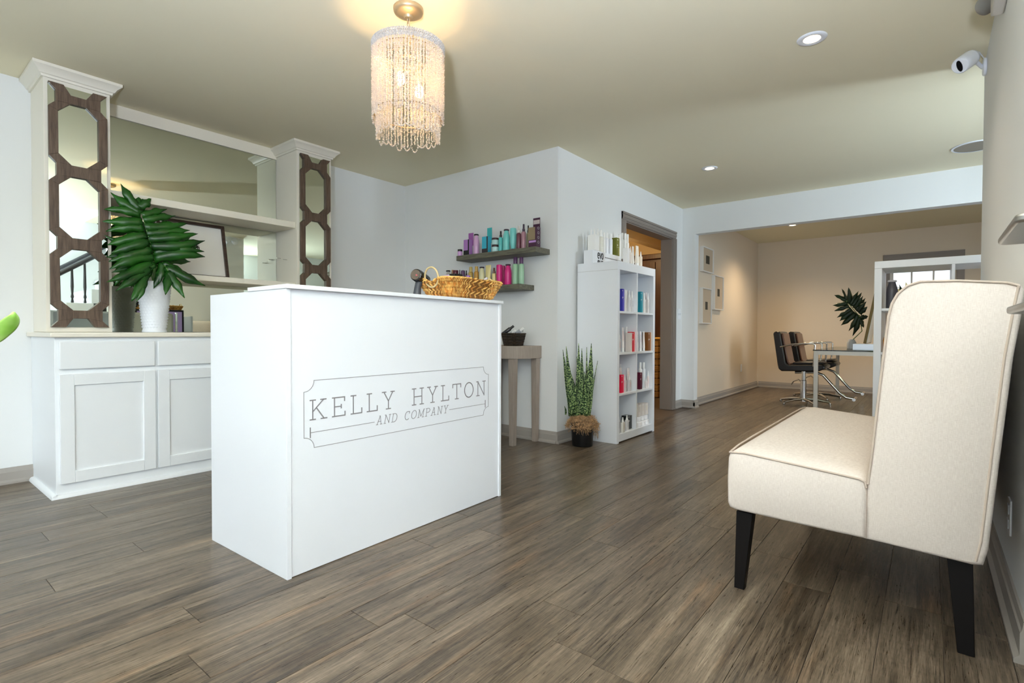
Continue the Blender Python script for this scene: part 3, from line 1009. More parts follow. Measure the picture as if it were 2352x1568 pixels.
fn = lambda s, t, th: (s, 0.0058 - th, t)
ox = -0.976
sg = MB()
zt = lambda z: z
# border with scooped corners
X0, X1, Z0, Z1, r = 0.072, 1.158, 0.470, 0.728, 0.042
bd = [(X0 + r, Z1), (X1 - r, Z1)] + [(X1 - r * (1 - sin(radians(a))) * 1 + 0, Z1 - r * (1 - cos(radians(a))) * 1) for a in ()]
cor = []
def scoop(cx, cz, a0, a1):
    return [(cx + r * cos(radians(a0 + (a1 - a0) * i / 8)), cz + r * sin(radians(a0 + (a1 - a0) * i / 8))) for i in range(9)]
bd = scoop(X0, Z1, 270, 360) + scoop(X1, Z1, 180, 270) + scoop(X1, Z0, 90, 180) + scoop(X0, Z0, 0, 90)
bd.append(bd[0])
stroke(sg, bd, 0.0020, fn)
word(sg, 'KELLY HYLTON', 0.098, 0.578, 1.132, 0.074, 0.0046, fn, gap=0.30, space=0.62)
word(sg, 'AND COMPANY', 0.408, 0.516, 0.842, 0.036, 0.0022, fn, slant=0.2, gap=0.26, space=0.62)
for a, b in ((0.098, 0.398), (0.856, 1.132)):
    stroke(sg, [(a, 0.529), (b, 0.529)], 0.0020, fn)
for a in (0.098, 1.132):
    stroke(sg, [(a, 0.511), (a, 0.547)], 0.0044, fn)
sg.build('lettering', INKG, desk, local=True, smooth=0)

# things used from the staff side, seen in the mirror
mon = thing('computer_monitor', (1.93, 2.42, 0.759), 'black computer monitor on the worktop behind the reception desk', 'monitor')
MB().box((1.72, 2.39, 0.86), (2.16, 2.42, 1.135)).build('housing', BLACK, mon, bevel=0.006)
MB().box((1.74, 2.4205, 0.885), (2.14, 2.422, 1.115)).build('screen', mat('lit_screen', (60, 55, 75), 0.3, emis=(150, 130, 170), estr=0.5), mon)
MB().box((1.90, 2.36, 0.773), (2.0, 2.389, 1.0)).box((1.84, 2.27, 0.759), (2.06, 2.43, 0.772)).build('stand', BLACK, mon, bevel=0.003)
ch = thing('desk_stool', (1.62, 3.02, 0), 'tall pale upholstered stool behind the reception desk', 'chair')
MB().lathe([(0.22, 0), (0.22, 0.02), (0.04, 0.05), (0.03, 0.08), (0.03, 0.56)], (1.62, 3.02, 0), 24).build('pedestal', CHROME, ch)
MB().box((1.40, 2.82, 0.561), (1.84, 3.22, 0.64)).build('seat', CREAM, ch, bevel=0.03, bseg=3)
MB().box((1.40, 3.16, 0.70), (1.80, 3.22, 1.075)).build('backrest', CREAM, ch, bevel=0.025, bseg=3)
for x in (1.47, 1.812):
    MB().tube([(x, 3.19, 0.60), (x, 3.235, 0.75), (x, 3.235, 1.08)], 0.011, 8).build('chrome_post', CHROME, ch)

# ------------------------------------------------------------------ bead chandelier
KX, KY = 1.634, 1.934
chd = thing('bead_chandelier', (KX, KY, 1.82), 'round white bead chandelier hanging lit from the ceiling', 'chandelier')
BRASS = mat('antique_silver_gold', (188, 170, 138), 0.4, metal=0.7)
MB().lathe([(0.0, 2.385), (0.018, 2.385), (0.022, 2.395), (0.05, 2.402), (0.066, 2.410), (0.069, 2.418), (0.069, 2.429), (0.0, 2.429)], (KX, KY, 0), 28, cap=False).build('canopy', BRASS, chd, smooth=50)
m = MB()
z = 2.388
i = 0
while z > 2.255:
    a = [(KX + 0.007 * cos(t) * (1 if i % 2 else 0), KY + 0.007 * cos(t) * (0 if i % 2 else 1), z - 0.012 + 0.014 * sin(t)) for t in [2 * pi * k / 10 for k in range(10)]]
    m.tube(a, 0.0022, 5, closed=True)
    z -= 0.021
    i += 1
m.build('chain', BRASS, chd)
R0 = 0.163
for nm_, rr_, zz in (('upper_hoop', R0, 2.245), ('inner_hoop', 0.146, 2.215), ('lower_hoop', R0 - 0.004, 1.935)):
    m = MB().tube([(KX + rr_ * cos(2 * pi * k / 40), KY + rr_ * sin(2 * pi * k / 40), zz) for k in range(40)], 0.003, 5, closed=True)
    if nm_ == 'upper_hoop':
        for k in range(3):
            a = 2 * pi * k / 3
            m.tube([(KX + R0 * cos(a), KY + R0 * sin(a), 2.245), (KX + 0.01 * cos(a), KY + 0.01 * sin(a), 2.250)], 0.003, 5)
    m.build(nm_, BRASS, chd)
OCT = [(1, 0, 0), (0, 1, 0), (-1, 0, 0), (0, -1, 0), (0, 0, 1), (0, 0, -1)]
OCF = [(0, 1, 4), (1, 2, 4), (2, 3, 4), (3, 0, 4), (1, 0, 5), (2, 1, 5), (3, 2, 5), (0, 3, 5)]
rc = random.Random(4)


def bead(m, p, r):
    a = rc.uniform(0, pi)
    ca, sa = cos(a) * r, sin(a) * r
    m.add([(p[0] + ca, p[1] + sa, p[2]), (p[0] - sa, p[1] + ca, p[2]), (p[0] - ca, p[1] - sa, p[2]), (p[0] + sa, p[1] - ca, p[2]), (p[0], p[1], p[2] + r), (p[0], p[1], p[2] - r)], OCF)


def strands(name, rad, n, ztop, zbot, r, label=None):
    m = MB()
    for k in range(n):
        a = 2 * pi * (k + rc.uniform(-.2, .2)) / n
        x, y = KX + rad * cos(a), KY + rad * sin(a)
        zb = zbot + rc.uniform(-.012, .012)
        z = ztop
        while z > zb:
            bead(m, (x + rc.uniform(-.0018, .0018), y + rc.uniform(-.0018, .0018), z), r * rc.uniform(.8, 1.25))
            z -= r * 1.55
    o = m.build(name, BEADS, chd, kind='stuff', smooth=0, label=label)
    return o


strands('outer_bead_strands', R0 + 0.001, 78, 2.235, 1.905, 0.0056)
strands('inner_bead_strands', 0.146, 56, 2.215, 1.838, 0.0050)
m = MB()
for k in range(24):   # loops that swing between the inner strands at the bottom
    a0, a1 = 2 * pi * k / 24, 2 * pi * (k + 1) / 24
    dp = rc.uniform(.01, .035)
    for j in range(10):
        u = j / 9
        a = a0 + (a1 - a0) * u
        bead(m, (KX + 0.146 * cos(a), KY + 0.146 * sin(a), 1.842 - dp * sin(pi * u)), 0.0045)
m.build('bead_loops', BEADS, chd, kind='stuff', smooth=0)
m = MB()
SILV = mat('silver_bead_band', (196, 194, 192), 0.35, metal=0.3)
for row in range(5):
    for k in range(110):
        a = 2 * pi * (k + 0.5 * (row % 2)) / 110
        bead(m, (KX + (R0 + 0.004) * cos(a), KY + (R0 + 0.004) * sin(a), 2.252 - row * 0.0075), 0.0052)
m.build('bead_band', SILV, chd, kind='stuff', smooth=0, label='silver grey bead band at the top')
m = MB()
for (x, y, z) in ((1.60, 1.95, 2.11), (1.67, 1.90, 2.06)):
    b = MB().lathe([(0.0, z - .045), (0.012, z - .04), (0.020, z - .02), (0.019, z - .002), (0.010, z + .018), (0.0, z + .02)], (x, y, 0), 12, cap=False)
    b.build('bulb', GLOW2, chd)
    m.tube([(x, y, z + .019), (x, y, 2.20), (KX, KY, 2.215), (KX, KY, 2.25)], 0.008, 6)
m.build('socket', BRASS, chd)

# ------------------------------------------------------------------ ceiling fittings
def downlight(x, y, z, label, r=0.052):
    t = thing('recessed_downlight', (x, y, z), label, 'ceiling light')
    MB().lathe([(r - .012, -0.004), (r, -0.007), (r + .014, -0.005), (r + .018, 0.0), (r - .012, 0.0)], (x, y, z - .0005), 28, cap=False).build('trim_ring', WHITE, t, smooth=50)
    MB().lathe([(0.0, 0), (r - .012, 0), (r - .012, .0006), (0, .0006)], (x, y, z - .0032), 24, cap=False).build('lens', GLOW, t)


downlight(3.085, 0.495, HC, 'lit recessed ceiling light closest to the security camera')
downlight(4.92, 1.606, HC, 'lit recessed ceiling light nearest the doorway')
downlight(8.218, 1.528, HC, 'lit recessed ceiling light over the salon chairs in the far room')
downlight(8.127, -0.431, HC, 'lit recessed ceiling light in the far room partly cut off by the wall end')
t = thing('ceiling_speaker', (5.66, -0.27, HC), 'round grey speaker grille in the ceiling by the wall end', 'speaker')
MB().lathe([(0.0, -0.004), (0.125, -0.005), (0.14, -0.004), (0.14, 0.0), (0, 0)], (5.66, -0.27, HC - .0005), 36, cap=False).build('grille', mat('grey_grille', (150, 142, 128), 0.7), t, smooth=50)
MB().lathe([(0.14, -0.006), (0.155, -0.005), (0.158, 0), (0.14, 0)], (5.66, -0.27, HC - .0005), 36, cap=False).build('rim', WHITE, t, smooth=50)
t = thing('ceiling_spot', (7.55, 2.12, HC), 'small round chrome ceiling fitting above the framed pictures', 'ceiling light')
MB().lathe([(0.0, -.05), (.045, -.048), (.06, -.03), (.075, -.012), (.08, 0), (0, 0)], (7.55, 2.12, HC - .0005), 24, cap=False).build('body', STEEL, t, smooth=50)

# ------------------------------------------------------------------ wall shelves
SHX = 3.385
sh_u = MB().box((SHX, 2.466, 1.556), (XS - .001, 3.35, 1.600)).build('floating_shelf', GREYWASH, None, 'grey stained floating shelf on the white wall, the higher of two', 'shelf', 'floating shelves', bevel=0.002)
sh_l = MB().box((SHX, 2.625, 1.268), (XS - .001, 3.52, 1.312)).build('floating_shelf', GREYWASH, None, 'grey stained floating shelf on the white wall, the lower of two', 'shelf', 'floating shelves', bevel=0.002)


# ------------------------------------------------------------------ packs and bottles
def rrect(w, d, r, n=4):
    pts = []
    for cx, cy_, a0 in ((w / 2 - r, d / 2 - r, 0), (-w / 2 + r, d / 2 - r, 90), (-w / 2 + r, -d / 2 + r, 180), (w / 2 - r, -d / 2 + r, 270)):
        for i in range(n + 1):
            a = radians(a0 + 90 * i / n)
            pts.append((cx + r * cos(a), cy_ + r * sin(a)))
    return pts


def loft(m, rings):
    k = len(rings[0])
    vs = [q for r in rings for q in r]
    fs = [tuple(range(k))[::-1], tuple((len(rings) - 1) * k + i for i in range(k))]
    for j in range(len(rings) - 1):
        for i in range(k):
            fs.append((j * k + i, j * k + (i + 1) % k, (j + 1) * k + (i + 1) % k, (j + 1) * k + i))
    return m.add(vs, fs)


def pmat(c, rough=0.3, metal=0.0):
    return mat('pack_%d_%d_%d_%d_%d' % (*c, int(rough * 10), int(metal * 10)), c, rough, metal)


def pack(kind, name, pos, w, h, col, cap, label, cat, group=None, rz=0.0, d=None, ink=None, side=None):
    """one product standing at pos: w across, h tall; body plus cap, collar, lid or header as its parts"""
    x, y, z = pos
    t = thing(name, (x, y, z + 0.0006), label, cat, group, rz)
    body = printed('print_%d_%d_%d_%d_%d_%d' % (*col, *ink), col, ink) if ink else pmat(col)
    capm = pmat(cap) if cap else None
    r = w / 2
    K = dict(local=True)
    if kind == 'box':
        d = d or w * 0.8
        MB().box((-w / 2, -d / 2, 0), (w / 2, d / 2, h)).build('carton', body, t, bevel=0.0008, **K)
        if side:
            MB().box((w / 2 - w * .22, -d / 2 - .0006, .001), (w / 2 - .0004, -d / 2, h - .001)).build('printed_band', pmat(side), t, **K)
    elif kind == 'pump':       # slab sided bottle, pointed closure
        d = d or w * 0.62
        hb = h * 0.68
        loft(MB(), [[(px, py, q) for px, py in rrect(w * s, d * s, w * .12)] for q, s in ((0, .96), (.003, 1), (hb - .004, 1), (hb, .96))]).build('bottle', body, t, **K)
        MB().lathe([(w * .27, hb + .0005), (w * .27, hb + h * .07), (w * .22, hb + h * .09), (w * .13, hb + h * .22), (w * .11, h)], (0, 0, 0), 14).build('cap', capm, t, **K)
    elif kind == 'spray':
        hb = h * 0.70
        MB().lathe([(r * .94, 0), (r, .003), (r, hb * .92), (r * .8, hb * .98), (r * .55, hb)], (0, 0, 0), 18).build('bottle', body, t, **K)
        MB().lathe([(r * .60, hb + .0004), (r * .60, hb + h * .10), (r * .42, hb + h * .12), (r * .40, h - .002), (r * .34, h)], (0, 0, 0), 14).build('sprayer', capm, t, **K)
    elif kind == 'cap':        # shampoo bottle, sloping shoulder, flat lid
        hb = h * 0.93
        MB().lathe([(r * .96, 0), (r, .004), (r, h * .60), (r * .93, h * .70), (r * .66, h * .86), (r * .56, hb)], (0, 0, 0), 20).build('bottle', body, t, **K)
        MB().lathe([(r * .74, hb + .0004), (r * .80, hb + .003), (r * .80, h - .004), (r * .70, h)], (0, 0, 0), 16).build('lid', capm, t, **K)
    elif kind == 'tottle':     # stands on its cap, flaring upward
        hc = h * 0.05
        MB().lathe([(r * .56, 0), (r * .58, .002), (r * .58, hc)], (0, 0, 0), 16).build('cap', capm, t, **K)
        MB().lathe([(r * .62, hc + .0004), (r * .70, h * .10), (r * .95, h * .30), (r, h * .42), (r, h * .92), (r * .93, h * .985), (r * .7, h)], (0, 0, 0), 20).build('bottle', body, t, **K)
    elif kind == 'can':
        hb = h * 0.76
        MB().lathe([(r * .97, 0), (r, .003), (r, hb * .93), (r * .9, hb * .975), (r * .66, hb)], (0, 0, 0), 18).build('can', body, t, **K)
        MB().lathe([(r * .68, hb + .0004), (r * .68, h - .004), (r * .62, h)], (0, 0, 0), 16).build('cap', capm, t, **K)
    elif kind == 'tube':
        hc = h * 0.16
        MB().lathe([(r * .74, 0), (r * .76, .002), (r * .72, hc)], (0, 0, 0), 16).build('cap', capm, t, **K)
        n = 16
        rings = []
        for u in (0, .25, .5, .75, .92, 1):
            zz = hc + .0004 + (h - hc) * u
            sx = r * (.86 + .14 * u) * (1.0 + .10 * u)
            sy = max(r * .86 * (1 - u) ** .7, r * .05)
            rings.append([(sx * cos(2 * pi * i / n), sy * sin(2 * pi * i / n), zz) for i in range(n)])
        loft(MB(), rings).build('tube', body, t, **K)
    elif kind == 'jar':
        hb = h * 0.70
        MB().lathe([(r * .95, 0), (r, .003), (r, hb - .003), (r * .94, hb)], (0, 0, 0), 20).build('jar', body, t, **K)
        MB().lathe([(r * .99, hb + .0004), (r, hb + .002), (r, h - .003), (r * .95, h)], (0, 0, 0), 20).build('lid', capm, t, **K)
    return t


def fdepth(p):
    return (Vector(p) - CAM).dot(_fwd)


LIL, TEA, DPU, MAG, GRN, CRM, GOLD, BLK, WHT = (186, 140, 190), (70, 178, 190), (58, 26, 52), (206, 30, 120), (150, 190, 158), (226, 220, 170), (196, 152, 66), (34, 28, 34), (243, 243, 241)
PLUM = (84, 50, 92)


def on_shelf(kind, name, px0, px1, ytop, xd, zb, col, cap, label, cat, **kw):
    mid = (px0 + px1) / 2
    b = P(mid, 600, 0, xd)
    tp = P(mid, ytop, 0, xd)
    w = (px1 - px0) * fdepth(b) / F_PX * 1.0
    dd = kw.pop('d', None)
    if kind == 'box':
        w *= 0.72
    return pack(kind, name, (xd, b.y, zb), w, tp.z - zb, col, cap, label, cat, rz=-pi / 2, d=dd, **kw)


zu, zl = 1.600, 1.312
XD = 3.44
on_shelf('jar', 'cosmetic_jar', 1051, 1062, 573, 3.43, zu, (214, 170, 222), BLK, 'small lilac jar with black lid at the outer end of the higher shelf', 'jar')
t = on_shelf('box', 'gift_carton', 1063, 1087, 551, 3.44, zu, (178, 128, 196), None, 'lilac and black carton with a raised lilac header card', 'box', d=.045, side=(26, 22, 28))
w = max(v.co.x for v in t.children[0].data.vertices)
MB().box((-w, -.0236, .002), (w, -.0231, .045)).build('black_base', pmat((26, 22, 28)), t, local=True)
MB().box((-w * .5, .0235, .09), (w * 1.3, .0245, .205)).build('header_card', pmat((168, 100, 172)), t, local=True)
on_shelf('cap', 'shampoo_bottle', 1087, 1101, 538, 3.43, zu, (212, 168, 206), (30, 28, 32), 'lilac shampoo bottle with black lid on the higher shelf', 'bottle')
t = on_shelf('box', 'gift_carton', 1105, 1130, 544, 3.44, zu, (62, 180, 206), None, 'turquoise and black carton with a raised turquoise header card', 'box', d=.045, side=(38, 24, 34))
w = max(v.co.x for v in t.children[0].data.vertices)
MB().box((-w, -.0236, .002), (w, -.0231, .04)).build('black_base', pmat((38, 24, 34)), t, local=True)
MB().box((-w * .4, .0235, .09), (w * 1.2, .0245, .225)).build('header_card', pmat((60, 178, 182)), t, local=True)
on_shelf('jar', 'cosmetic_jar', 1129, 1146, 563, 3.425, zu, (176, 214, 214), (58, 34, 40), 'lower pale turquoise jar with brown lid in the stacked pair', 'jar')
zj = P(1137, 563, 0, 3.425).z + .001
on_shelf('jar', 'cosmetic_jar', 1129, 1146, 547, 3.425, zj, (176, 214, 214), (58, 34, 40), 'upper pale turquoise jar with brown lid in the stacked pair', 'jar')
on_shelf('spray', 'spray_bottle', 1145, 1155, 531, 3.43, zu, (96, 196, 192), (40, 34, 40), 'slim turquoise spray bottle with dark sprayer', 'bottle')
on_shelf('cap', 'shampoo_bottle', 1155, 1171, 527, 3.43, zu, (120, 206, 200), (50, 34, 48), 'turquoise shampoo bottle with a plum lid', 'bottle')
on_shelf('tottle', 'conditioner_bottle', 1171, 1186, 524, 3.43, zu, (120, 204, 200), (50, 34, 48), 'turquoise conditioner bottle standing on its cap', 'bottle')
on_shelf('spray', 'spray_bottle', 1186, 1197, 519, 3.43, zu, (112, 62, 74), (206, 202, 196), 'maroon spray bottle with clear cap on the higher shelf', 'bottle')
on_shelf('spray', 'spray_bottle', 1197, 1208, 515, 3.43, zu, (170, 128, 140), (62, 44, 66), 'rose metallic spray bottle with plum sprayer', 'bottle')
on_shelf('spray', 'spray_bottle', 1209, 1217, 518, 3.50, zu, (170, 160, 130), (34, 30, 38), 'small dark capped bottle half hidden behind the plum carton', 'bottle')
t = on_shelf('box', 'gift_carton', 1211, 1243, 523, 3.44, zu, (70, 34, 62), None, 'plum carton with tall header card and round white symbols', 'box', d=.055)
w = max(v.co.x for v in t.children[0].data.vertices)
MB().box((-w * .8, .0285, .05), (w * .9, .0296, .245)).build('header_card', pmat((66, 30, 58)), t, local=True)
MB().box((-w * .7, .0278, .195), (w * .8, .0284, .228)).build('silver_label', pmat((196, 184, 184)), t, local=True)
MB().box((-w, -.0286, .06), (w * .7, -.0281, .16)).build('picture_panel', pmat((150, 132, 104)), t, local=True)
MB().box((-w * .8, -.0286, .038), (w * .9, -.0281, .054)).build('lilac_band', pmat((196, 150, 214)), t, local=True)
m = MB()
for k in range(4):
    m.tube([(.0835, 0.010 * cos(a), .04 + k * .038 + .010 * sin(a)) for a in [2 * pi * i / 14 for i in range(14)]], .0014, 4, closed=True)
xs = max(q.x for q in t.children[0].data.vertices[:] and [v.co for v in t.children[0].data.vertices])
m.v = [Vector((xs + .0008, q.y, q.z)) if False else Vector((q.x - .0835 + xs, q.y, q.z)) for q in m.v]
m.build('round_symbols', pmat((206, 200, 208)), t, local=True)

lowers = [
    ('cap', 'shampoo_bottle', 1023, 1036, 621, 3.46, (190, 186, 180), (40, 32, 38), 'silver bottle with black lid furthest in on the lower shelf', 'bottle'),
    ('can', 'styling_can', 1036, 1044, 620, 3.50, (160, 112, 84), (176, 130, 92), 'slim bronze can behind the basket rim', 'can'),
    ('jar', 'treatment_jar', 1040, 1053, 621, 3.43, (82, 26, 44), (98, 34, 50), 'deep red round jar on the lower shelf', 'jar'),
    ('spray', 'spray_bottle', 1053, 1059, 620, 3.43, (74, 44, 80), (60, 40, 66), 'thin plum spray bottle next to the deep red jar', 'bottle'),
    ('tottle', 'conditioner_bottle', 1059, 1068, 621, 3.44, (92, 58, 98), (60, 40, 66), 'plum conditioner bottle on the lower shelf', 'bottle'),
    ('spray', 'spray_bottle', 1068, 1074, 621, 3.47, (150, 120, 92), (44, 34, 46), 'small bottle with dark twin caps beside the gold cans', 'bottle'),
    ('can', 'styling_can', 1076, 1087, 613, 3.45, (190, 160, 84), (200, 176, 104), 'pale gold can on the lower shelf, the thicker of two', 'can'),
    ('can', 'styling_can', 1089, 1100, 612, 3.43, (192, 142, 62), (206, 168, 90), 'amber gold can on the lower shelf beside the cream bottle', 'can'),
    ('cap', 'shampoo_bottle', 1100, 1114, 613, 3.43, (222, 218, 176), (52, 36, 46), 'cream bottle with dark lid on the lower shelf', 'bottle'),
    ('tube', 'cream_tube', 1114, 1129, 609, 3.43, (230, 214, 150), (216, 200, 140), 'butter yellow squeeze tube standing on its cap', 'tube'),
    ('spray', 'spray_bottle', 1130, 1140, 615, 3.43, (226, 212, 150), (96, 62, 40), 'small cream spray bottle with gold collar', 'bottle'),
    ('tottle', 'conditioner_bottle', 1140, 1154, 608, 3.43, (208, 34, 124), (120, 22, 80), 'magenta conditioner bottle on the lower shelf facing the doorway side', 'bottle'),
    ('tottle', 'conditioner_bottle', 1151, 1161, 610, 3.51, (190, 28, 108), (120, 22, 80), 'magenta bottle standing behind the other two magenta ones', 'bottle'),
    ('cap', 'shampoo_bottle', 1159, 1175, 607, 3.43, (214, 40, 130), (62, 34, 58), 'magenta shampoo bottle with dark lid', 'bottle'),
    ('can', 'styling_can', 1177, 1191, 591, 3.45, (152, 192, 160), PLUM, 'sage green can with plum cap next to the magenta bottle', 'can'),
    ('can', 'styling_can', 1191, 1204, 591, 3.45, (152, 192, 160), PLUM, 'sage green can with plum cap at the end of the lower shelf', 'can'),
]
for (kd, nm, a, b, yt, xd, c1, c2, lb, ct) in lowers:
    on_shelf(kd, nm, a, b, yt, xd, zl, c1, c2, lb, ct)

# ------------------------------------------------------------------ woven basket on the desk
def ell(w, d, p=2.6, n=48):
    out = []
    for i in range(n):
        a = 2 * pi * i / n
        c, s = cos(a), sin(a)
        out.append((w / 2 * abs(c) ** (2 / p) * (1 if c >= 0 else -1), d / 2 * abs(s) ** (2 / p) * (1 if s >= 0 else -1)))
    return out


BKX, BKY, BKZ = 2.047, 1.988, 1.0884
bk = thing('woven_basket', (BKX, BKY, BKZ), 'shallow golden woven basket with ring handles on the reception desk', 'basket', rz=DA)
BH = 0.100


def bring(u):
    """outline of the basket wall at height share u: flares and rises towards its long ends"""
    w, d = 0.335 + 0.125 * u ** .85, 0.19 + 0.105 * u ** .85
    out = []
    for x, y in ell(w, d, 4.0):
        dip = .020 * math.exp(-(y / .045) ** 4) * u ** 3 if abs(x) > w * .42 else 0
        out.append((x, y, BH * u - dip))
    return out


RU = [0, .05, .2, .4, .6, .8, 1.0]
inner = [[(x * .965, y * .94, z + .004) for x, y, z in bring(u)] for u in RU]
m = MB()
outer = [bring(u) for u in RU]
k = len(outer[0])
rings = outer + inner[::-1]
vs = [q for r in rings for q in r]
fs = [tuple(range(k))[::-1], tuple((len(rings) - 1) * k + i for i in range(k))]
for j in range(len(rings) - 1):
    for i in range(k):
        fs.append((j * k + i, j * k + (i + 1) % k, (j + 1) * k + (i + 1) % k, (j + 1) * k + i))
m.add(vs, fs).build('bowl', mat('shaded_straw', (150, 104, 50), 0.8), bk, local=True)
STRAW = mat('water_hyacinth', (232, 178, 100), 0.6, var=0.16, vscale=40)
STRAW2 = mat('water_hyacinth_dark', (196, 136, 64), 0.65, var=0.2, vscale=40)
rb = random.Random(2)
rows = 7
for nm_, pick in (('woven_strands', 0), ('woven_strands_dark', 1)):
    rb = random.Random(2)
    m = MB()
    for r_ in range(rows):
        u = (r_ + .45) / rows
        ring = bring(u)
        ring2 = bring(min(1, u + 1.25 / rows))
        n = 84
        for i in range(n):
            t_ = (i + .5 * (r_ % 2)) / n * k
            a, b = int(t_) % k, (int(t_) + 1) % k
            p = Vector(ring[a]).lerp(Vector(ring[b]), t_ - int(t_))
            t2 = t_ + k / n * (.9 if r_ % 2 else -.5)
            a2, b2 = int(t2) % k, (int(t2) + 1) % k
            q = Vector(ring2[a2]).lerp(Vector(ring2[b2]), t2 - math.floor(t2))
            ctr = (p + q) / 2
            ax = (q - p) * (.66 + rb.uniform(-.08, .1))
            out = Vector((ctr.x * .35, ctr.y, 0)).normalized()
            sd = ax.cross(out).normalized() * (0.0058 + rb.uniform(0, .0016))
            up = out * (0.0072 + rb.uniform(0, .003))
            dark = rb.random() < .36
            if dark != bool(pick):
                continue
            m.add([ctr - ax, ctr + sd * .8 + up * .3, ctr + ax, ctr - sd * .8 + up * .3, ctr - ax * .25 + up * 1.25, ctr + ax * .35 + up],
                  [(0, 1, 4), (1, 5, 4), (1, 2, 5), (2, 3, 5), (3, 4, 5), (3, 0, 4)])
    m.build(nm_, STRAW2 if pick else STRAW, bk, local=True, kind='stuff', smooth=50)
m = MB()
ring = bring(1.0)
n = 84
for i in range(n):
    t_ = i / n * k
    a = Vector(ring[int(t_) % k]).lerp(Vector(ring[(int(t_) + 1) % k]), t_ - int(t_))
    b_ = Vector(ring[int(t_ + .8) % k])
    ax = (b_ - a).normalized() * .011
    ax.z += .004
    m.tube([a - ax, a - ax * .3 + Vector((0, 0, .002)), a + ax * .4, a + ax], [.001, .0058, .0052, .001], 5)
m.build('braided_rim', STRAW, bk, local=True, kind='stuff', smooth=60)
CANE = mat('pale_cane', (206, 186, 140), 0.4)
for sx in (-1, 1):
    x = sx * 0.222
    m = MB()
    pts = [(x + sx * .006 * sin(a), .048 * cos(a), BH + (.004 if sx < 0 else -.02) + .050 * sin(a)) for a in [2 * pi * i / 24 for i in range(24)]]
    m.tube(pts, .0050, 8, closed=True).build('ring_handle', CANE, bk, local=True, smooth=60)

# things in and behind the basket
BZ = BKZ + 0.012


def lying(name, p, q, r, col, cap, label, cat, rough=.3, capshare=.25):
    p, q = Vector(p), Vector(q)
    t = thing(name, p, label, cat)
    d = q - p
    e = p + d * (1 - capshare)
    MB().tube([p, p + d * .03, e - d * .05, e], [r * .9, r, r, r * .75], 14).build('bottle', pmat(col, rough), t)
    MB().tube([e + d * .002, q - d * .02, q], [r * .66, r * .62, r * .5], 12).build('cap', pmat(cap, rough), t)
    return t


t = thing('lilac_sample_box', (1.94, 2.02, BZ), 'tilted lilac box sticking out of the woven basket', 'box')
MB().box((-.025, -.02, 0), (.025, .02, .118)).xf(Matrix.Rotation(radians(24), 4, 'Y')).build('carton', pmat((206, 176, 226)), t, local=True, bevel=.001)
lying('sample_bottle', (2.055, 1.94, BZ + .01), (2.05, 1.94, BZ + .118), .019, (182, 206, 184), (124, 84, 146), 'sage bottle with violet cap standing in the woven basket', 'bottle', capshare=.28)
lying('sample_tube', (2.10, 1.93, BZ + .05), (2.17, 1.91, BZ + .112), .013, (150, 104, 160), (184, 182, 190), 'silver ended violet tube leaning in the woven basket', 'tube', capshare=.5)
lying('sample_bottle', (2.08, 2.0, BZ + .06), (2.13, 1.99, BZ + .100), .014, (240, 240, 238), (130, 92, 150), 'white bottle with violet cap lying in the woven basket', 'bottle')
lying('sample_bottle', (2.17, 1.99, BZ + .05), (2.21, 1.98, BZ + .100), .013, (200, 186, 150), (120, 100, 80), 'small beige bottle at the far end of the woven basket', 'bottle')
t = thing('black_sample_box', (2.06, 2.04, BZ), 'black carton standing behind the violet capped bottle', 'box')
MB().box((-.032, -.02, 0), (.032, .02, .132)).build('carton', pmat((22, 22, 24)), t, local=True, bevel=.001)
t = thing('kraft_sample_box', (2.008, 1.975, BZ), 'small kraft brown carton in the woven basket', 'box')
MB().box((-.014, -.016, 0), (.014, .016, .112)).build('carton', pmat((206, 150, 84)), t, local=True, bevel=.001)
# hair dryer standing at the open end of the basket
hd = thing('hair_dryer', (1.77, 2.06, BKZ + .001), 'black hair dryer standing at the ring handle end of the woven basket', 'hair dryer')
b0, b1 = P(959, 633, 1, 2.06), P(977, 643, 1, 2.09)
dv = (b1 - b0)
hb_ = Vector((P(957, 674, 1, 2.06).x, 2.06, BKZ + .001))
MB().tube([b0 - dv * .25, b0 - dv * .2, b0, b0 + dv * .5, b1, b1 + dv * .1], [.022, .031, .033, .031, .028, .026], 18).build('barrel', mat('gloss_black', (14, 14, 15), .15), hd)
MB().tube([b0 + dv * .25 + Vector((0, 0, -.02)), (b0 + dv * .2 + hb_) / 2, hb_ + Vector((0, 0, .0))], [.019, .0175, .021], 14).build('handle', mat('slate_plastic', (66, 70, 78), .4), hd)
MB().tube([b0 - dv * .27, b0 - dv * .255], [.026, .026], 18).build('intake_grille', mat('grille_bronze', (96, 84, 72), .5), hd)
MB().tube([b0 + dv * .02 + Vector((-.026, -.021, .0)), b0 + dv * .02 + Vector((-.027, -.022, .0))], .005, 8).build('button', pmat((150, 40, 30)), hd)
t = thing('round_hair_brush', (1.90, 1.96, BZ), 'black brush seen through the notch under the ring handle', 'brush')
MB().tube([(1.868, 1.99, BZ + .085), (1.93, 1.95, BZ + .03)], [.018, .022], 12).build('barrel', BLACK, t)
MB().tube([(1.931, 1.949, BZ + .0295), (1.98, 1.93, BZ + .012)], [.011, .009], 10).build('handle', DARKWOOD, t)

# ------------------------------------------------------------------ half-round side table with a wicker basket
st = thing('side_table', (3.40, 2.72, 0), 'taupe half round side table under the floating shelves', 'table')
TX0, TX1, TY0, TY1 = 3.255, 3.585, 2.545, 3.02
tyc = (TY0 + TY1) / 2
poly = [(TX1, TY0)] + [(TX1 - .09 - (TX1 - .09 - TX0) * sin(pi * i / 14) ** .8, tyc - (TY1 - TY0) / 2 * cos(pi * i / 14)) for i in range(15)] + [(TX1, TY1)]
MB().prism(poly, 2, 0.698, 0.802).build('top', TAUPE, st, bevel=.002)


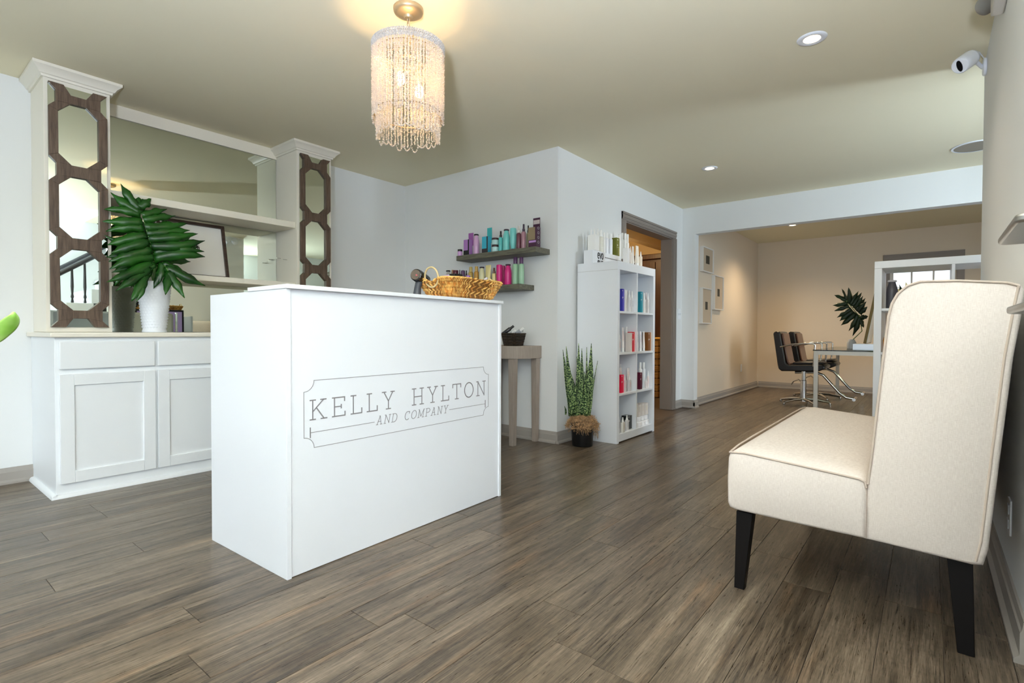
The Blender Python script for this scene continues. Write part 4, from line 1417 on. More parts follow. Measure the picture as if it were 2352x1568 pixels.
def tleg(cx, cyy, w0, w1):
    q = lambda w, z: [(cx - w, cyy - w, z), (cx + w, cyy - w, z), (cx + w, cyy + w, z), (cx - w, cyy + w, z)]
    MB().hexa(q(w1, 0) + q(w0, 0.6975)).build('leg', TAUPE, st, bevel=.002)


tleg(3.285, tyc - .17, .028, .021)
tleg(3.545, 2.578, .027, .021)
tleg(3.285, tyc + .14, .028, .021)
tleg(3.545, 2.985, .027, .021)
wb = thing('wicker_basket', (3.40, 2.70, .803), 'small dark wicker basket on the half round side table', 'basket')
DW = mat('dark_wicker', (44, 34, 24), 0.5, var=.5, vscale=60)
bw, bd_, bh = .17, .155, .105
m = MB()
rings = [[(x, y, z) for x, y in rrect((bw * s), (bd_ * s), .03 * s)] for z, s in ((0, .74), (bh, 1.0))] + [[(x, y, z) for x, y in rrect((bw * s), (bd_ * s), .03 * s)] for z, s in ((bh, .93), (.01, .68))]
loft(m, rings).build('basket_wall', mat('wicker_core', (26, 20, 16), .7), wb, local=True)
m = MB()
for j in range(9):
    z = .006 + j * .0115
    s = .745 + .255 * z / bh
    base = rrect(bw * s, bd_ * s, .03 * s, 6)
    n = len(base)
    pts = []
    for i in range(n * 2):
        a, b_ = base[(i // 2) % n], base[(i // 2 + 1) % n]
        q = a if i % 2 == 0 else ((a[0] + b_[0]) / 2, (a[1] + b_[1]) / 2)
        kk = 1 + .022 * sin(i * 1.9 + j * pi)
        pts.append((q[0] * kk, q[1] * kk, z + .0012 * sin(i * 2.3)))
    m.tube(pts, .0058, 5, closed=True)
m.build('wicker_strands', DW, wb, local=True, kind='stuff', smooth=60)
TZ = .803 + .02
lying('travel_bottle', (3.34, 2.765, TZ + .075), (3.385, 2.685, TZ + .143), .016, (40, 40, 44), (24, 24, 26), 'black bottle leaning across the dark wicker basket', 'bottle', capshare=.3)
lying('travel_bottle', (3.37, 2.735, TZ + .05), (3.37, 2.655, TZ + .105), .018, (176, 178, 184), (244, 244, 244), 'grey bottle with white cap lying next to the black bottle in the wicker basket', 'bottle', capshare=.35)
lying('travel_bottle', (3.39, 2.695, TZ + .055), (3.40, 2.595, TZ + .125), .018, (160, 162, 170), (246, 246, 246), 'grey bottle with white cap poking out past the wicker basket edge', 'bottle', capshare=.28)
lying('travel_bottle', (3.43, 2.72, TZ + .05), (3.44, 2.63, TZ + .112), .018, (190, 190, 194), (246, 246, 246), 'pale bottle at the wall side of the dark wicker basket', 'bottle', capshare=.35)

# ------------------------------------------------------------------ snake plant
PX_, PY_ = 3.66, 2.19
pot = thing('snake_plant', (PX_, PY_, 0), 'snake plant with tall banded leaves in a black nursery pot', 'plant')
m = MB()
m.lathe([(.080, 0), (.083, .004), (.092, .165), (.097, .166), (.098, .180), (.093, .181), (.088, .165), (0, .163)], (PX_, PY_, .0005), 32, cap=False)
m.add([(PX_ + .080 * cos(2 * pi * i / 32), PY_ + .080 * sin(2 * pi * i / 32), .0005) for i in range(32)], [tuple(range(32))[::-1]])
m.build('pot', BLACK, pot, smooth=50)
rs = random.Random(12)
m = MB()
for i in range(1500):
    a = rs.uniform(0, 2 * pi)
    rad = .135 * math.sqrt(rs.random())
    z = .205 + .035 * (1 - (rad / .13) ** 2) + rs.uniform(-.03, .012)
    if rad > .098:
        z -= (rad - .098) * 1.2
    c = Vector((PX_ + rad * cos(a), PY_ + rad * sin(a), z))
    d = Vector((rs.gauss(0, 1), rs.gauss(0, 1), rs.gauss(-.1, .6))).normalized() * rs.uniform(.008, .022)
    e = Vector((rs.gauss(0, 1), rs.gauss(0, 1), rs.gauss(0, 1))).normalized() * .007
    m.tube([c - d, c + e, c + d], .0013, 3)
for i in range(130):  # strands hanging over the pot rim on the door side
    a = radians(rs.choice((rs.uniform(-70, 0), rs.uniform(190, 260), rs.uniform(0, 360))))
    x, y = PX_ + .108 * cos(a), PY_ + .108 * sin(a)
    L = rs.uniform(.03, .10) if a > radians(-1) else rs.uniform(.05, .15)
    pts = [(x, y, .20)]
    for j in range(3):
        x += rs.uniform(-.012, .012); y += rs.uniform(-.012, .012)
        rr_ = math.hypot(x - PX_, y - PY_)
        if rr_ < .102:
            x, y = PX_ + (x - PX_) * .104 / rr_, PY_ + (y - PY_) * .104 / rr_
        pts.append((x, y, .20 - L * (j + 1) / 3))
    m.tube(pts, .0013, 3)
m.build('moss', mat('dry_moss', (176, 142, 104), .9, var=.25, vscale=40), pot, kind='stuff', smooth=0)


def blade(px0, py0, pxt, pyt, wpx, off, tw):
    """strap leaf from a foot pixel to a tip pixel on an upright plane through the pot"""
    n = Vector((PX_, PY_, 0)).normalized()

    def pt(px, py, dp):
        d = F_PX * _fwd + (px - W_PX / 2) * _right + (H_PX / 2 - py) * _up
        return CAM + d * ((Vector((PX_, PY_, CAM_H)) + n * dp - CAM).dot(n) / d.dot(n))
    a = pt(px0, py0, off * .6)
    b = pt(pxt, pyt, off * 1.3)
    w = wpx * .95 * (a - CAM).dot(_fwd) / F_PX
    sd = Vector((n.y, -n.x, 0))
    sd = (sd * cos(tw) + n * sin(tw)).normalized()
    nn = sd.cross((b - a).normalized())
    K = 10
    vs, fs = [], []
    bow = rs.uniform(-.012, .012)
    for i in range(K + 1):
        u = i / K
        wid = w * (.62 + .42 * sin(pi * min(1, u * 1.15 + .1))) * (1 - max(0, (u - .5) / .5) ** 1.5 * .97)
        c = a.lerp(b, u) + sd * (bow * sin(pi * u)) + n * (.02 * u * u * (1 if off > 0 else -1))
        for o, dz in ((-.5, .16), (-.22, 0), (.22, 0), (.5, .16)):
            vs.append(c + sd * (o * wid) + nn * (dz * wid))
    for i in range(K):
        for j in range(3):
            q = i * 4 + j
            fs.append((q, q + 1, q + 5, q + 4))
    o = MB().add(vs, fs).build('leaf', SNAKE, pot, smooth=70)
    so = o.modifiers.new('thickness', 'SOLIDIFY')
    so.thickness = .003


for args in ((1330, 955, 1329, 788, 15, -.01, .2), (1337, 955, 1336, 800, 12, .03, -.3), (1318, 955, 1301, 795, 15, -.03, .3), (1344, 955, 1348, 797, 10, .01, .9), (1350, 955, 1358, 788, 17, -.02, -.2),
             (1352, 955, 1373, 828, 6, .0, 1.1), (1312, 955, 1293, 803, 10, .02, .6), (1308, 955, 1297, 820, 10, -.02, .9), (1325, 955, 1303, 830, 13, .04, .3), (1310, 955, 1327, 870, 11, -.045, .2),
             (1336, 955, 1324, 818, 12, .05, -.5), (1340, 955, 1330, 868, 12, -.03, .3), (1346, 955, 1342, 852, 12, -.035, -.3), (1326, 955, 1322, 915, 12, -.05, .1), (1299, 952, 1297, 932, 5, -.03, .8), (1332, 955, 1338, 830, 13, -.02, -.1)):
    blade(*args)

# ------------------------------------------------------------------ white cube shelf by the doorway
QX0, QX1, QY0, QY1, QH = 3.868, 4.612, 1.99, 2.372, 1.500
cube = thing('cube_shelf', ((QX0 + QX1) / 2, (QY0 + QY1) / 2, 0), 'tall white cube shelf of eight cells filled with hair products beside the doorway', 'shelf unit')


def frame_box(a, b, name):
    return MB().box(a, b).build(name, WHITE, cube, bevel=.0015)


frame_box((QX0, QY0, 0), (QX0 + .040, QY1, QH - .0705), 'side_panel')
frame_box((QX1 - .040, QY0, 0), (QX1, QY1, QH - .0705), 'side_panel')
frame_box((QX0, QY0, QH - .070), (QX1, QY1, QH), 'top_panel')
frame_box((QX0 + .0405, QY0, .012), (QX1 - .0405, QY1, .075), 'bottom_panel')
QM = (QX0 + QX1) / 2
frame_box((QM - .009, QY0 + .002, .0755), (QM + .009, QY1 - .002, QH - .0705), 'divider')
SZ = [.075, .408, .748, 1.092]
for z in SZ[1:]:
    frame_box((QX0 + .0405, QY0 + .002, z - .018), (QM - .0095, QY1 - .002, z), 'shelf_board')
    frame_box((QM + .0095, QY0 + .002, z - .018), (QX1 - .0405, QY1 - .002, z), 'shelf_board')
frame_box((QX0 + .0405, QY1 - .008, .0755), (QM - .0095, QY1 - .002, QH - .0705), 'back_panel')
frame_box((QM + .0095, QY1 - .008, .0755), (QX1 - .0405, QY1 - .002, QH - .0705), 'back_panel')
m = MB()
for z in (1.36, 1.33):
    m.lathe([(.0, 0), (.003, 0), (.003, .0008), (0, .0008)], (0, 0, 0), 8, cap=False)
MB().box((QX0 - .0002, QY0 + .0, QH - .0715), (QX0 + .0005, QY1, QH - .0700)).build('joint_line', mat('joint_shadow', (170, 168, 162), .6), cube)


def in_cell(kind, name, px0, px1, ytop, row, yd, col, cap, label, cat, group=None, zb=None, **kw):
    mid = (px0 + px1) / 2
    b = P(mid, 800, 1, yd)
    tp = P(mid, ytop, 1, yd)
    w = (px1 - px0) * fdepth(b) / F_PX * 1.30   # cells face away at an angle: px width is foreshortened
    if kind in ('pump', 'spray', 'can', 'tube', 'jar', 'cap', 'tottle'):
        w = (px1 - px0) * fdepth(b) / F_PX * 1.02
    z = SZ[row] if zb is None else zb
    x = b.x
    lo, hi = (QX0 + .042, QM - .011) if P(mid, 800, 1, QY0).x < QM else (QM + .011, QX1 - .042)
    k_ = .64 if kind == 'tube' else .5
    x = min(max(x, lo + w * k_), hi - w * k_)
    return pack(kind, name, (x, yd, z), w, tp.z - z, col, cap, label, cat, group, **kw)


INKG2 = (120, 122, 128)
PINK = (222, 130, 140)
ROW1 = 3
U_ = 'upper row of the cube shelf'
def carton(px0, px1, yt, row, col, side, nm, lb, yd=2.04):
    t = in_cell('box', 'product_carton', px0, px1, yt, row, yd, col, None, lb, 'box', side=side, d=.06)
    w = max(v.co.x for v in t.children[0].data.vertices)
    hh = max(v.co.z for v in t.children[0].data.vertices)
    m = MB()
    m.box((-w * .8, -.0306, hh * .90), (-w * .2, -.0301, hh * .93)).box((-w * .8, -.0306, hh * .60), (w * .0, -.0301, hh * .64)).box((-w * .8, -.0306, hh * .56), (-w * .3, -.0301, hh * .58))
    m.build('white_print', pmat((238, 232, 232)), t, local=True)
    return t


carton(1419, 1427, 663.5, 3, (52, 54, 172), (150, 140, 226), '', 'royal blue carton in the cell over the bright red carton')
in_cell('box', 'product_carton', 1427, 1431, 666, 3, 2.04, WHT, None, 'thin white carton against the royal blue carton', 'box', d=.06)
in_cell('tube', 'styling_tube', 1431, 1437, 667, 3, 2.10, WHT, WHT, 'white tube with no print standing behind the thin white carton', 'tube')
in_cell('tube', 'styling_tube', 1436, 1442, 667, 3, 2.05, (236, 234, 228), WHT, 'ivory tube between the thin white carton and the pump bottles', 'tube')
in_cell('pump', 'pump_bottle', 1440, 1449, 667, 3, 2.03, (226, 226, 228), WHT, 'grey white bottle with blue print in the cell with the royal blue carton', 'bottle', ink=(120, 140, 190))
in_cell('pump', 'pump_bottle', 1449, 1459, 669, 3, 2.03, (224, 224, 226), WHT, 'grey white bottle with violet grey print against the divider, cell with the royal blue carton', 'bottle', ink=(140, 132, 160))
carton(1462, 1470, 670, 3, (14, 140, 160), (96, 196, 216), '', 'teal carton standing in the cell over the brown carton')
in_cell('box', 'product_carton', 1470, 1474, 673, 3, 2.04, WHT, None, 'thin white carton against the teal carton', 'box', d=.06)
in_cell('pump', 'pump_bottle', 1474, 1483, 673, 3, 2.03, (222, 220, 216), WHT, 'grey white bottle with green grey print near the teal carton', 'bottle', ink=(140, 156, 146))
in_cell('pump', 'pump_bottle', 1483, 1491, 673, 3, 2.03, (220, 216, 212), WHT, 'grey white bottle with faint grey print two places from the teal carton', 'bottle', ink=(160, 160, 160))
in_cell('tube', 'styling_tube', 1490, 1497, 673, 3, 2.05, (222, 214, 212), WHT, 'pale rose tube at the outer side of the cell with the teal carton', 'tube', ink=(214, 160, 160))
# second row
in_cell('spray', 'spray_bottle', 1419, 1424, 751, 2, 2.12, WHT, WHT, 'white spray bottle at the back beside the pink printed pump bottle', 'bottle')
in_cell('pump', 'pump_bottle', 1418, 1426, 764, 2, 2.03, (226, 222, 222), WHT, 'white bottle with pink print against the outer side, cell with the bright red carton', 'bottle', ink=PINK)
in_cell('tube', 'styling_tube', 1426, 1435, 752, 2, 2.05, (240, 234, 232), WHT, 'white tube with a pink panel in the cell with the bright red carton', 'tube', ink=(230, 160, 160))
in_cell('spray', 'spray_bottle', 1433, 1438, 751, 2, 2.09, WHT, WHT, 'white spray bottle behind the tube with a pink panel', 'bottle')
in_cell('can', 'styling_can', 1436, 1442, 750, 2, 2.05, WHT, WHT, 'tall plain white can in the cell with the bright red carton', 'can')
in_cell('box', 'product_carton', 1441, 1447, 764, 2, 2.03, (222, 212, 206), None, 'beige white carton with pink print leaning on the bright red carton', 'box', d=.05, ink=PINK)
carton(1447, 1456, 762, 2, (214, 12, 40), (255, 110, 104), '', 'bright red carton against the divider of the cube shelf')
in_cell('tube', 'styling_tube', 1461, 1467, 761, 2, 2.04, (236, 230, 226), (232, 230, 226), 'white tube with a dark line, furthest from the brown carton', 'tube', ink=(120, 110, 100))
in_cell('tube', 'styling_tube', 1467, 1475, 761, 2, 2.04, (238, 232, 232), WHT, 'white tube with faint mauve print, middle one of three by the brown carton', 'tube', ink=(200, 170, 190))
in_cell('tube', 'styling_tube', 1475, 1482, 761, 2, 2.04, (240, 234, 230), WHT, 'white tube with a faint peach panel touching the brown carton', 'tube', ink=(226, 190, 170))
carton(1483, 1494, 763, 2, (128, 76, 22), (212, 150, 96), '', 'brown carton with tan edge in the cube shelf')
# third row
for (a, b, yt, lb) in ((1421, 1431, 844, 'white tube with pink panel behind the crimson carton'), (1433, 1443, 844, 'white tube with orange pink panel behind the pink printed bottles'), (1445, 1456, 844, 'white tube with a long rose stripe against the divider, cell with the crimson carton')):
    in_cell('tube', 'styling_tube', a, b, yt, 1, (2.10, 2.13, 2.055)[a // 1432 + a // 1444], (242, 236, 234), WHT, lb, 'tube', ink=(236, 140, 130))
carton(1418, 1428, 860, 1, (232, 8, 66), (255, 120, 160), '', 'crimson carton in the cell above the black carton')
in_cell('pump', 'pump_bottle', 1431, 1440, 860, 1, 2.02, (220, 216, 218), WHT, 'white bottle with crimson print next to the crimson carton', 'bottle', ink=(224, 110, 140))
in_cell('pump', 'pump_bottle', 1441, 1451, 860, 1, 2.02, (216, 214, 216), WHT, 'white bottle with crimson print one place further from the crimson carton', 'bottle', ink=(214, 80, 110))
in_cell('can', 'styling_can', 1461, 1466, 832, 1, 2.14, WHT, WHT, 'tall white can behind the wine red carton', 'can')
in_cell('can', 'styling_can', 1466, 1475, 832, 1, 2.05, WHT, WHT, 'tall white can next to the wine red carton', 'can')
in_cell('can', 'styling_can', 1474, 1483, 832, 1, 2.05, (236, 238, 242), WHT, 'tall white can with a bluish sheen, further from the wine red carton', 'can')
carton(1462, 1470, 855, 1, (92, 14, 46), (92, 14, 46), '', 'wine red carton in the cube shelf')
in_cell('pump', 'pump_bottle', 1482, 1488, 868, 1, 2.02, (240, 232, 230), WHT, 'small white bottle with pink print next to the tall white cans', 'bottle', ink=PINK)
in_cell('pump', 'pump_bottle', 1488, 1494, 851, 1, 2.03, (240, 228, 224), WHT, 'small pink printed bottle with a long white nozzle', 'bottle', ink=(230, 120, 120))
in_cell('pump', 'pump_bottle', 1493, 1498, 858, 1, 2.03, (232, 210, 208), WHT, 'small rose printed bottle at the outer side beside the long nozzle bottle', 'bottle', ink=(210, 110, 120))
# bottom row
in_cell('spray', 'spray_bottle', 1418, 1425, 948, 0, 2.02, (220, 220, 224), WHT, 'slim bottle with dark print at the foot of the cube shelf by the outer side', 'bottle', ink=(80, 80, 90))
in_cell('pump', 'pump_bottle', 1426, 1437, 958, 0, 2.01, (222, 218, 210), WHT, 'bottle with olive print in the cell with the black carton', 'bottle', ink=(160, 150, 100))
in_cell('pump', 'pump_bottle', 1436, 1446, 953, 0, 2.02, (224, 222, 222), WHT, 'bottle with grey print directly in front of the black carton', 'bottle', ink=(120, 120, 128))
carton(1441, 1457, 951, 0, (18, 20, 18), (70, 74, 72), '', 'black carton against the divider at the foot of the cube shelf', yd=2.06)
ORD = ('nearest the divider', 'second from the divider', 'third from the divider', 'nearest the doorway')
for lay, zz in ((0, .075), (1, .118)):
    for i in range(4):
        pack('jar', 'styling_tub', (4.290 + i * .075, 2.035 + lay * .012, zz + lay * .0012), .066, .041, (240, 240, 242), (246, 246, 248),
             'plain white tub in the %s row under the small cartons, %s' % (('lower', 'upper')[lay], ORD[i]), 'tub', 'white tubs at the foot of the cube shelf')
for i, (lb, ik, hh) in enumerate((('small white carton with pink print on the white tubs, nearest the divider', PINK, .155), ('small white carton with grey green print on the tubs, second from the divider', (150, 150, 130), .135),
                                  ('small white carton with sand print on the tubs, third from the divider', (200, 180, 150), .14), ('small white carton with ochre print on the tubs, furthest from the divider', (200, 190, 110), .135))):
    pack('box', 'product_carton', (4.292 + i * .074, 2.045, (.1185 + .041 + .004)), .062, hh * .78, (232, 224, 218), None, lb, 'box', d=.05, ink=ik)

# things on top
zt = QH
ev = thing('display_box', (4.13, 2.27, zt + .0006), 'white display box with black lettering on top of the cube shelf', 'box')
bx0, bx1, by0, by1 = 3.877, 4.40, 2.23, 2.315
MB().box((bx0, by0, zt + .0006), (bx1, by1, zt + .112)).build('carton', WHITE, ev, bevel=.001)
fe = lambda s, t_, th: (s, by0 - .0004 - th, t_)
lm = MB()
word(lm, 'evo', bx0 + .085, zt + .050, bx0 + .185, .072, .0085, fe, gap=.10)
word(lm, 'evo', bx0 + .085, zt + .002, bx0 + .185, .045, .0085, fe, gap=.10)
for i in range(14):
    lm.box((bx0 + .215 + i * .022, by0 - .0008, zt + .066), (bx0 + .215 + i * .022 + .016, by0 - .0003, zt + .073))
lm.build('lettering', pmat((24, 24, 24)), ev, smooth=0)
zb_ = zt + .113


def on_top(kind, name, px0, px1, ytop, yd, zb, col, cap, label, cat, **kw):
    mid = (px0 + px1) / 2
    b = P(mid, 550, 1, yd)
    tp = P(mid, ytop, 1, yd)
    w = (px1 - px0) * fdepth(b) / F_PX
    return pack(kind, name, (b.x, yd, zb), w, tp.z - zb, col, cap, label, cat, **kw)


on_top('box', 'product_carton', 1353, 1374, 540, 2.265, zb_, WHT, None, 'wide white carton at the outer end of the display box', 'box', d=.07)
zc = P(1363, 540, 1, 2.265).z + .001
for i, (a, b) in enumerate(((1355, 1362), (1363, 1369), (1369, 1376))):
    pass
on_top('spray', 'spray_bottle', 1354, 1362, 527, 2.295, zb_, WHT, WHT, 'white spray bottle behind the wide white carton, outermost of three', 'bottle')
on_top('spray', 'spray_bottle', 1362, 1369, 526, 2.295, zb_, WHT, WHT, 'white spray bottle behind the wide white carton, middle of three', 'bottle')
on_top('spray', 'spray_bottle', 1369, 1377, 525, 2.295, zb_, WHT, WHT, 'white spray bottle behind the wide white carton, innermost and tallest of three', 'bottle')
on_top('spray', 'spray_bottle', 1374, 1386, 528, 2.265, zb_, (234, 232, 222), WHT, 'ivory printed spray bottle beside the wide white carton', 'bottle', ink=(200, 196, 170))
on_top('can', 'styling_can', 1384, 1391, 534, 2.265, zb_, WHT, WHT, 'white can between the ivory spray bottle and the two slim white bottles', 'can')
on_top('can', 'styling_can', 1390, 1398, 535, 2.265, zb_, (236, 238, 244), WHT, 'slim white can two places from the olive carton', 'can')
on_top('can', 'styling_can', 1398, 1407, 537, 2.265, zb_, (236, 240, 248), WHT, 'slim white can touching the olive carton', 'can')
t = on_top('box', 'product_carton', 1406, 1420, 547, 2.262, zb_, (112, 116, 40), None, 'olive green carton on top of the cube shelf', 'box', d=.06)
w = max(v.co.x for v in t.children[0].data.vertices)
hh = max(v.co.z for v in t.children[0].data.vertices)
MB().box((-w * .7, -.0306, hh * .86), (w * .1, -.0301, hh * .90)).box((-w * .7, -.0306, hh * .56), (-w * .1, -.0301, hh * .61)).box((-w, -.0306, hh * .47), (w, -.0301, hh * .48)).build('white_print', pmat((236, 234, 220)), t, local=True)
MB().box((w * .2, -.0306, hh * .03), (w * .95, -.0301, hh * .44)).build('pale_print', pmat((160, 156, 92)), t, local=True)
for a, b, yt, yd, lb in ((1419, 1427, 538, 2.265, 'tall white can next to the olive carton on the doorway side'), (1426, 1433, 535, 2.29, 'tall white can, second one on the doorway side of the olive carton'),
                         (1432, 1440, 536, 2.262, 'tall white can, third one on the doorway side of the olive carton'), (1438, 1445, 538, 2.19, 'tall white can furthest from the olive carton')):
    on_top('can', 'styling_can', a, b, yt, yd, zt if a > 1436 else zb_, WHT, WHT, lb, 'can')
on_top('pump', 'pump_bottle', 1445, 1452, 566, 2.05, zt, (238, 230, 222), WHT, 'short white bottle between the tall cans and the tapering tubes', 'bottle', ink=(214, 190, 170))
on_top('tube', 'styling_tube', 1450, 1458, 566, 2.06, zt, (242, 238, 230), WHT, 'white tube next to the broad white tube on the shelf top', 'tube')
on_top('tube', 'styling_tube', 1457, 1470, 565, 2.04, zt, (242, 236, 224), WHT, 'broad white tube with ivory panel on the shelf top', 'tube', ink=(224, 212, 170))
on_top('pump', 'pump_bottle', 1468, 1476, 578, 2.03, zt, (238, 228, 214), WHT, 'low ivory bottle at the doorway end of the shelf top', 'bottle', ink=(224, 206, 160))
on_top('box', 'product_carton', 1433, 1445, 570, 2.02, zt, (244, 244, 246), None, 'low white carton in front of the tall cans on the shelf top', 'box', d=.04)

# ------------------------------------------------------------------ back room behind the doorway
DRW = wood('dark_mahogany', (40, 20, 14), (72, 40, 28), axis=2, grain=70, stretch=5, rough=.4)
dw = thing('dark_wood_cabinet', (7.8, 3.3, 0), 'tall dark wood cabinet inside the room behind the doorway', 'cabinet')
MB().box((7.55, 2.75, 0), (7.94, 3.75, 2.02)).build('carcass', DRW, dw, bevel=.004)
MB().box((7.50, 2.72, 2.021), (7.948, 3.78, 2.10)).build('cornice', DRW, dw, bevel=.01)
for i in range(2):
    y0 = 2.77 + i * .485
    d = MB().box((7.528, y0, .08), (7.549, y0 + .09, 1.98)).box((7.528, y0 + .385, .08), (7.549, y0 + .475, 1.98)).box((7.528, y0 + .09, .08), (7.549, y0 + .385, .17)).box((7.528, y0 + .09, 1.89), (7.549, y0 + .385, 1.98)).build('door', DRW, dw, bevel=.002)
    MB().box((7.538, y0 + .09, .17), (7.549, y0 + .385, 1.89)).build('door_panel', DRW, d)
CRT = wood('crate_wood', (120, 86, 44), (186, 146, 88), axis=1, grain=60, stretch=4, rough=.7)


def crate(z, label):
    x0, x1, y0, y1, h = 7.02, 7.45, 2.98, 3.46, .27
    t = thing('wooden_crate', ((x0 + x1) / 2, (y0 + y1) / 2, z), label, 'crate', 'crates in the back room')
    for a in (x0, x1 - .018):
        for b in (y0, y1 - .03):
            MB().box((a + (.018 if a == x0 else -.018), b + (.012 if b == y0 else -.012), z + .001), (a + .018 + (.018 if a == x0 else -.018), b + .03 + (.012 if b == y0 else -.012), z + h)).build('corner_post', CRT, t)
    for k in range(3):
        za = z + .004 + k * .09
        MB().box((x0, y0, za), (x0 + .014, y1, za + .078)).build('slat', CRT, t, bevel=.002)
        MB().box((x0 + .0145, y0 - .002, za), (x1, y0 + .011, za + .078)).build('slat', CRT, t, bevel=.002)
    MB().box((x0 + .02, y0 + .02, z + .003), (x1 - .02, y1 - .02, z + .016)).build('base', CRT, t)


for i, lb in enumerate(('wooden slat crate lowest of the stack seen through the doorway', 'wooden slat crate in the middle of the stack seen through the doorway', 'wooden slat crate topmost of the stack seen through the doorway')):
    crate(.001 + i * .272, lb)
MB().box((7.0, 2.95, .8185), (7.48, 3.49, .845)).build('folded_cloth', mat('yellow_cloth', (228, 186, 96), .9), None, 'yellow folded cloth lying on the topmost crate', 'cloth', bevel=.01)

# ------------------------------------------------------------------ switch and sockets
t = thing('light_switch', (6.235, YD, 1.14), 'white light switch between the doorway and the wide opening', 'switch')
MB().box((6.19, YD - .006, 1.075), (6.285, YD - .0005, 1.205)).build('plate', WHITE, t, bevel=.002)
for x in (6.215, 6.258):
    MB().box((x - .006, YD - .014, 1.13), (x + .006, YD - .0065, 1.152)).build('toggle', WHITE, t)


def socket(loc, nx, ny, label):
    t = thing('wall_socket', loc, label, 'socket')
    x, y, z = loc
    tx, ty = -ny, nx
    def b(u0, z0, u1, z1, d0, d1, nm, m):
        MB().box((x + tx * u0 + nx * d0, y + ty * u0 + ny * d0, z + z0), (x + tx * u1 + nx * d1, y + ty * u1 + ny * d1, z + z1)).build(nm, m, t, bevel=.001)
    b(-.036, -.058, .036, .058, .0006, .006, 'plate', WHITE)
    b(-.016, .008, .016, .040, .0062, .009, 'outlet', WHITE)
    b(-.016, -.040, .016, -.008, .0062, .009, 'outlet', WHITE)


socket((8.62, YL, .365), 0, -1, 'white wall socket low on the far room wall below the framed pictures')
socket((2.40, YR, .305), 0, 1, 'white wall socket low on the wall behind the bench')

# ------------------------------------------------------------------ far room
FRAMEW = mat('white_frame', (226, 224, 220), .35)
MAT_ = mat('mount_card', (198, 180, 156), .8)
PRINT = mat('dark_photo', (52, 50, 44), .6, var=.5, vscale=60)


def boxframe(x0, x1, z0, z1, label, dpt=.045, px=(.38, .62), pz=(.40, .62)):
    t = thing('box_frame', ((x0 + x1) / 2, YL, z0), label, 'picture', 'box frames on the far room wall')
    y1 = YL - .0006
    y0 = YL - dpt
    f = .014
    MB().box((x0, y0, z0), (x0 + f, y1, z1)).box((x1 - f, y0, z0), (x1, y1, z1)).box((x0 + f, y0, z0), (x1 - f, y1, z0 + f)).box((x0 + f, y0, z1 - f), (x1 - f, y1, z1)).build('frame', FRAMEW, t, bevel=.001)
    ym = YL - dpt * .72
    MB().box((x0 + f, ym, z0 + f), (x1 - f, ym + .008, z1 - f)).build('mount', MAT_, t)
    w, h = x1 - x0, z1 - z0
    MB().box((x0 + w * px[0], ym - .0012, z0 + h * pz[0]), (x0 + w * px[1], ym - .0004, z0 + h * pz[1])).build('photo', PRINT, t)


boxframe(6.70, 7.12, 1.695, 2.015, 'square white box frame with dark photo, highest of the three', px=(.33, .66), pz=(.35, .68))
boxframe(6.69, 7.06, 1.03, 1.49, 'tall white box frame nearest the wide opening, lowest of the three')
boxframe(7.17, 7.56, 1.225, 1.69, 'tall white box frame furthest from the wide opening')


def salon_chair(loc, rz, label):
    t = thing('salon_chair', loc, label, 'chair', 'black salon chairs', rz)
    K = dict(local=True)
    # seat and back are one cranked shell, local +x is forward
    prof = [(-.215, .425), (.20, .44), (.265, .47), (.27, .50), (.24, .525), (-.13, .505), (-.165, .53), (-.235, .915), (-.25, .93), (-.29, .935), (-.315, .92), (-.318, .90), (-.262, .50), (-.25, .45)]
    MB().prism(prof, 1, -.235, .235).build('shell', VINYL, t, bevel=.018, bseg=3, **K)
    front = [(-.150, .56), (-.165, .53), (-.13, .506), (-.12, .512), (-.148, .56), (-.222, .905), (-.236, .915)]
    MB().prism([(-.128, .50), (-.165, .532), (-.235, .90), (-.222, .915), (-.21, .90), (-.145, .545), (-.12, .520)], 1, -.19, .19).build('back_pad', mat('warm_reflection_vinyl', (92, 54, 34), .28), t, bevel=.012, bseg=2, **K)  # black vinyl; the brown puts a warm reflection into its colour
    MB().prism([(-.10, .516), (.23, .528), (.235, .548), (.21, .556), (-.09, .542)], 1, -.205, .205).build('seat_pad', VINYL, t, bevel=.012, **K)
    MB().lathe([(.04, .03), (.038, .06), (.036, .30), (.028, .305), (.028, .42)], (0, 0, 0), 20).build('column', CHROME, t, **K)
    m = MB()
    for k in range(5):
        a = 2 * pi * k / 5 + .3
        m.tube([(0.02 * cos(a), .02 * sin(a), .06), (.15 * cos(a), .15 * sin(a), .055), (.30 * cos(a), .30 * sin(a), .028)], [.022, .018, .013], 8)
        m.lathe([(.016, 0), (.018, .004), (.016, .02)], (.30 * cos(a), .30 * sin(a), 0), 10)
    m.build('star_base', CHROME, t, **K)
    for s in (-1, 1):
        MB().tube([(-.23, s * .245, .735), (-.10, s * .262, .77), (.06, s * .268, .785), (.145, s * .268, .785), (.165, s * .266, .765), (.155, s * .262, .60), (.145, s * .245, .50)], .011, 8).build('armrest', CHROME, t, smooth=60, **K)
    MB().tube([(-.10, 0, .40), (.13, 0, .415), (.22, 0, .38), (.40, 0, .165), (.47, 0, .115), (.56, 0, .105)], .017, 10).tube([(.56, -.11, .105), (.56, .11, .105)], .019, 10).build('footrest', CHROME, t, smooth=60, **K)
    MB().tube([(0, .03, .26), (-.08, .10, .30), (-.14, .13, .275), (-.17, .14, .23)], .009, 8).build('pump_lever', CHROME, t, smooth=60, **K)
    return t


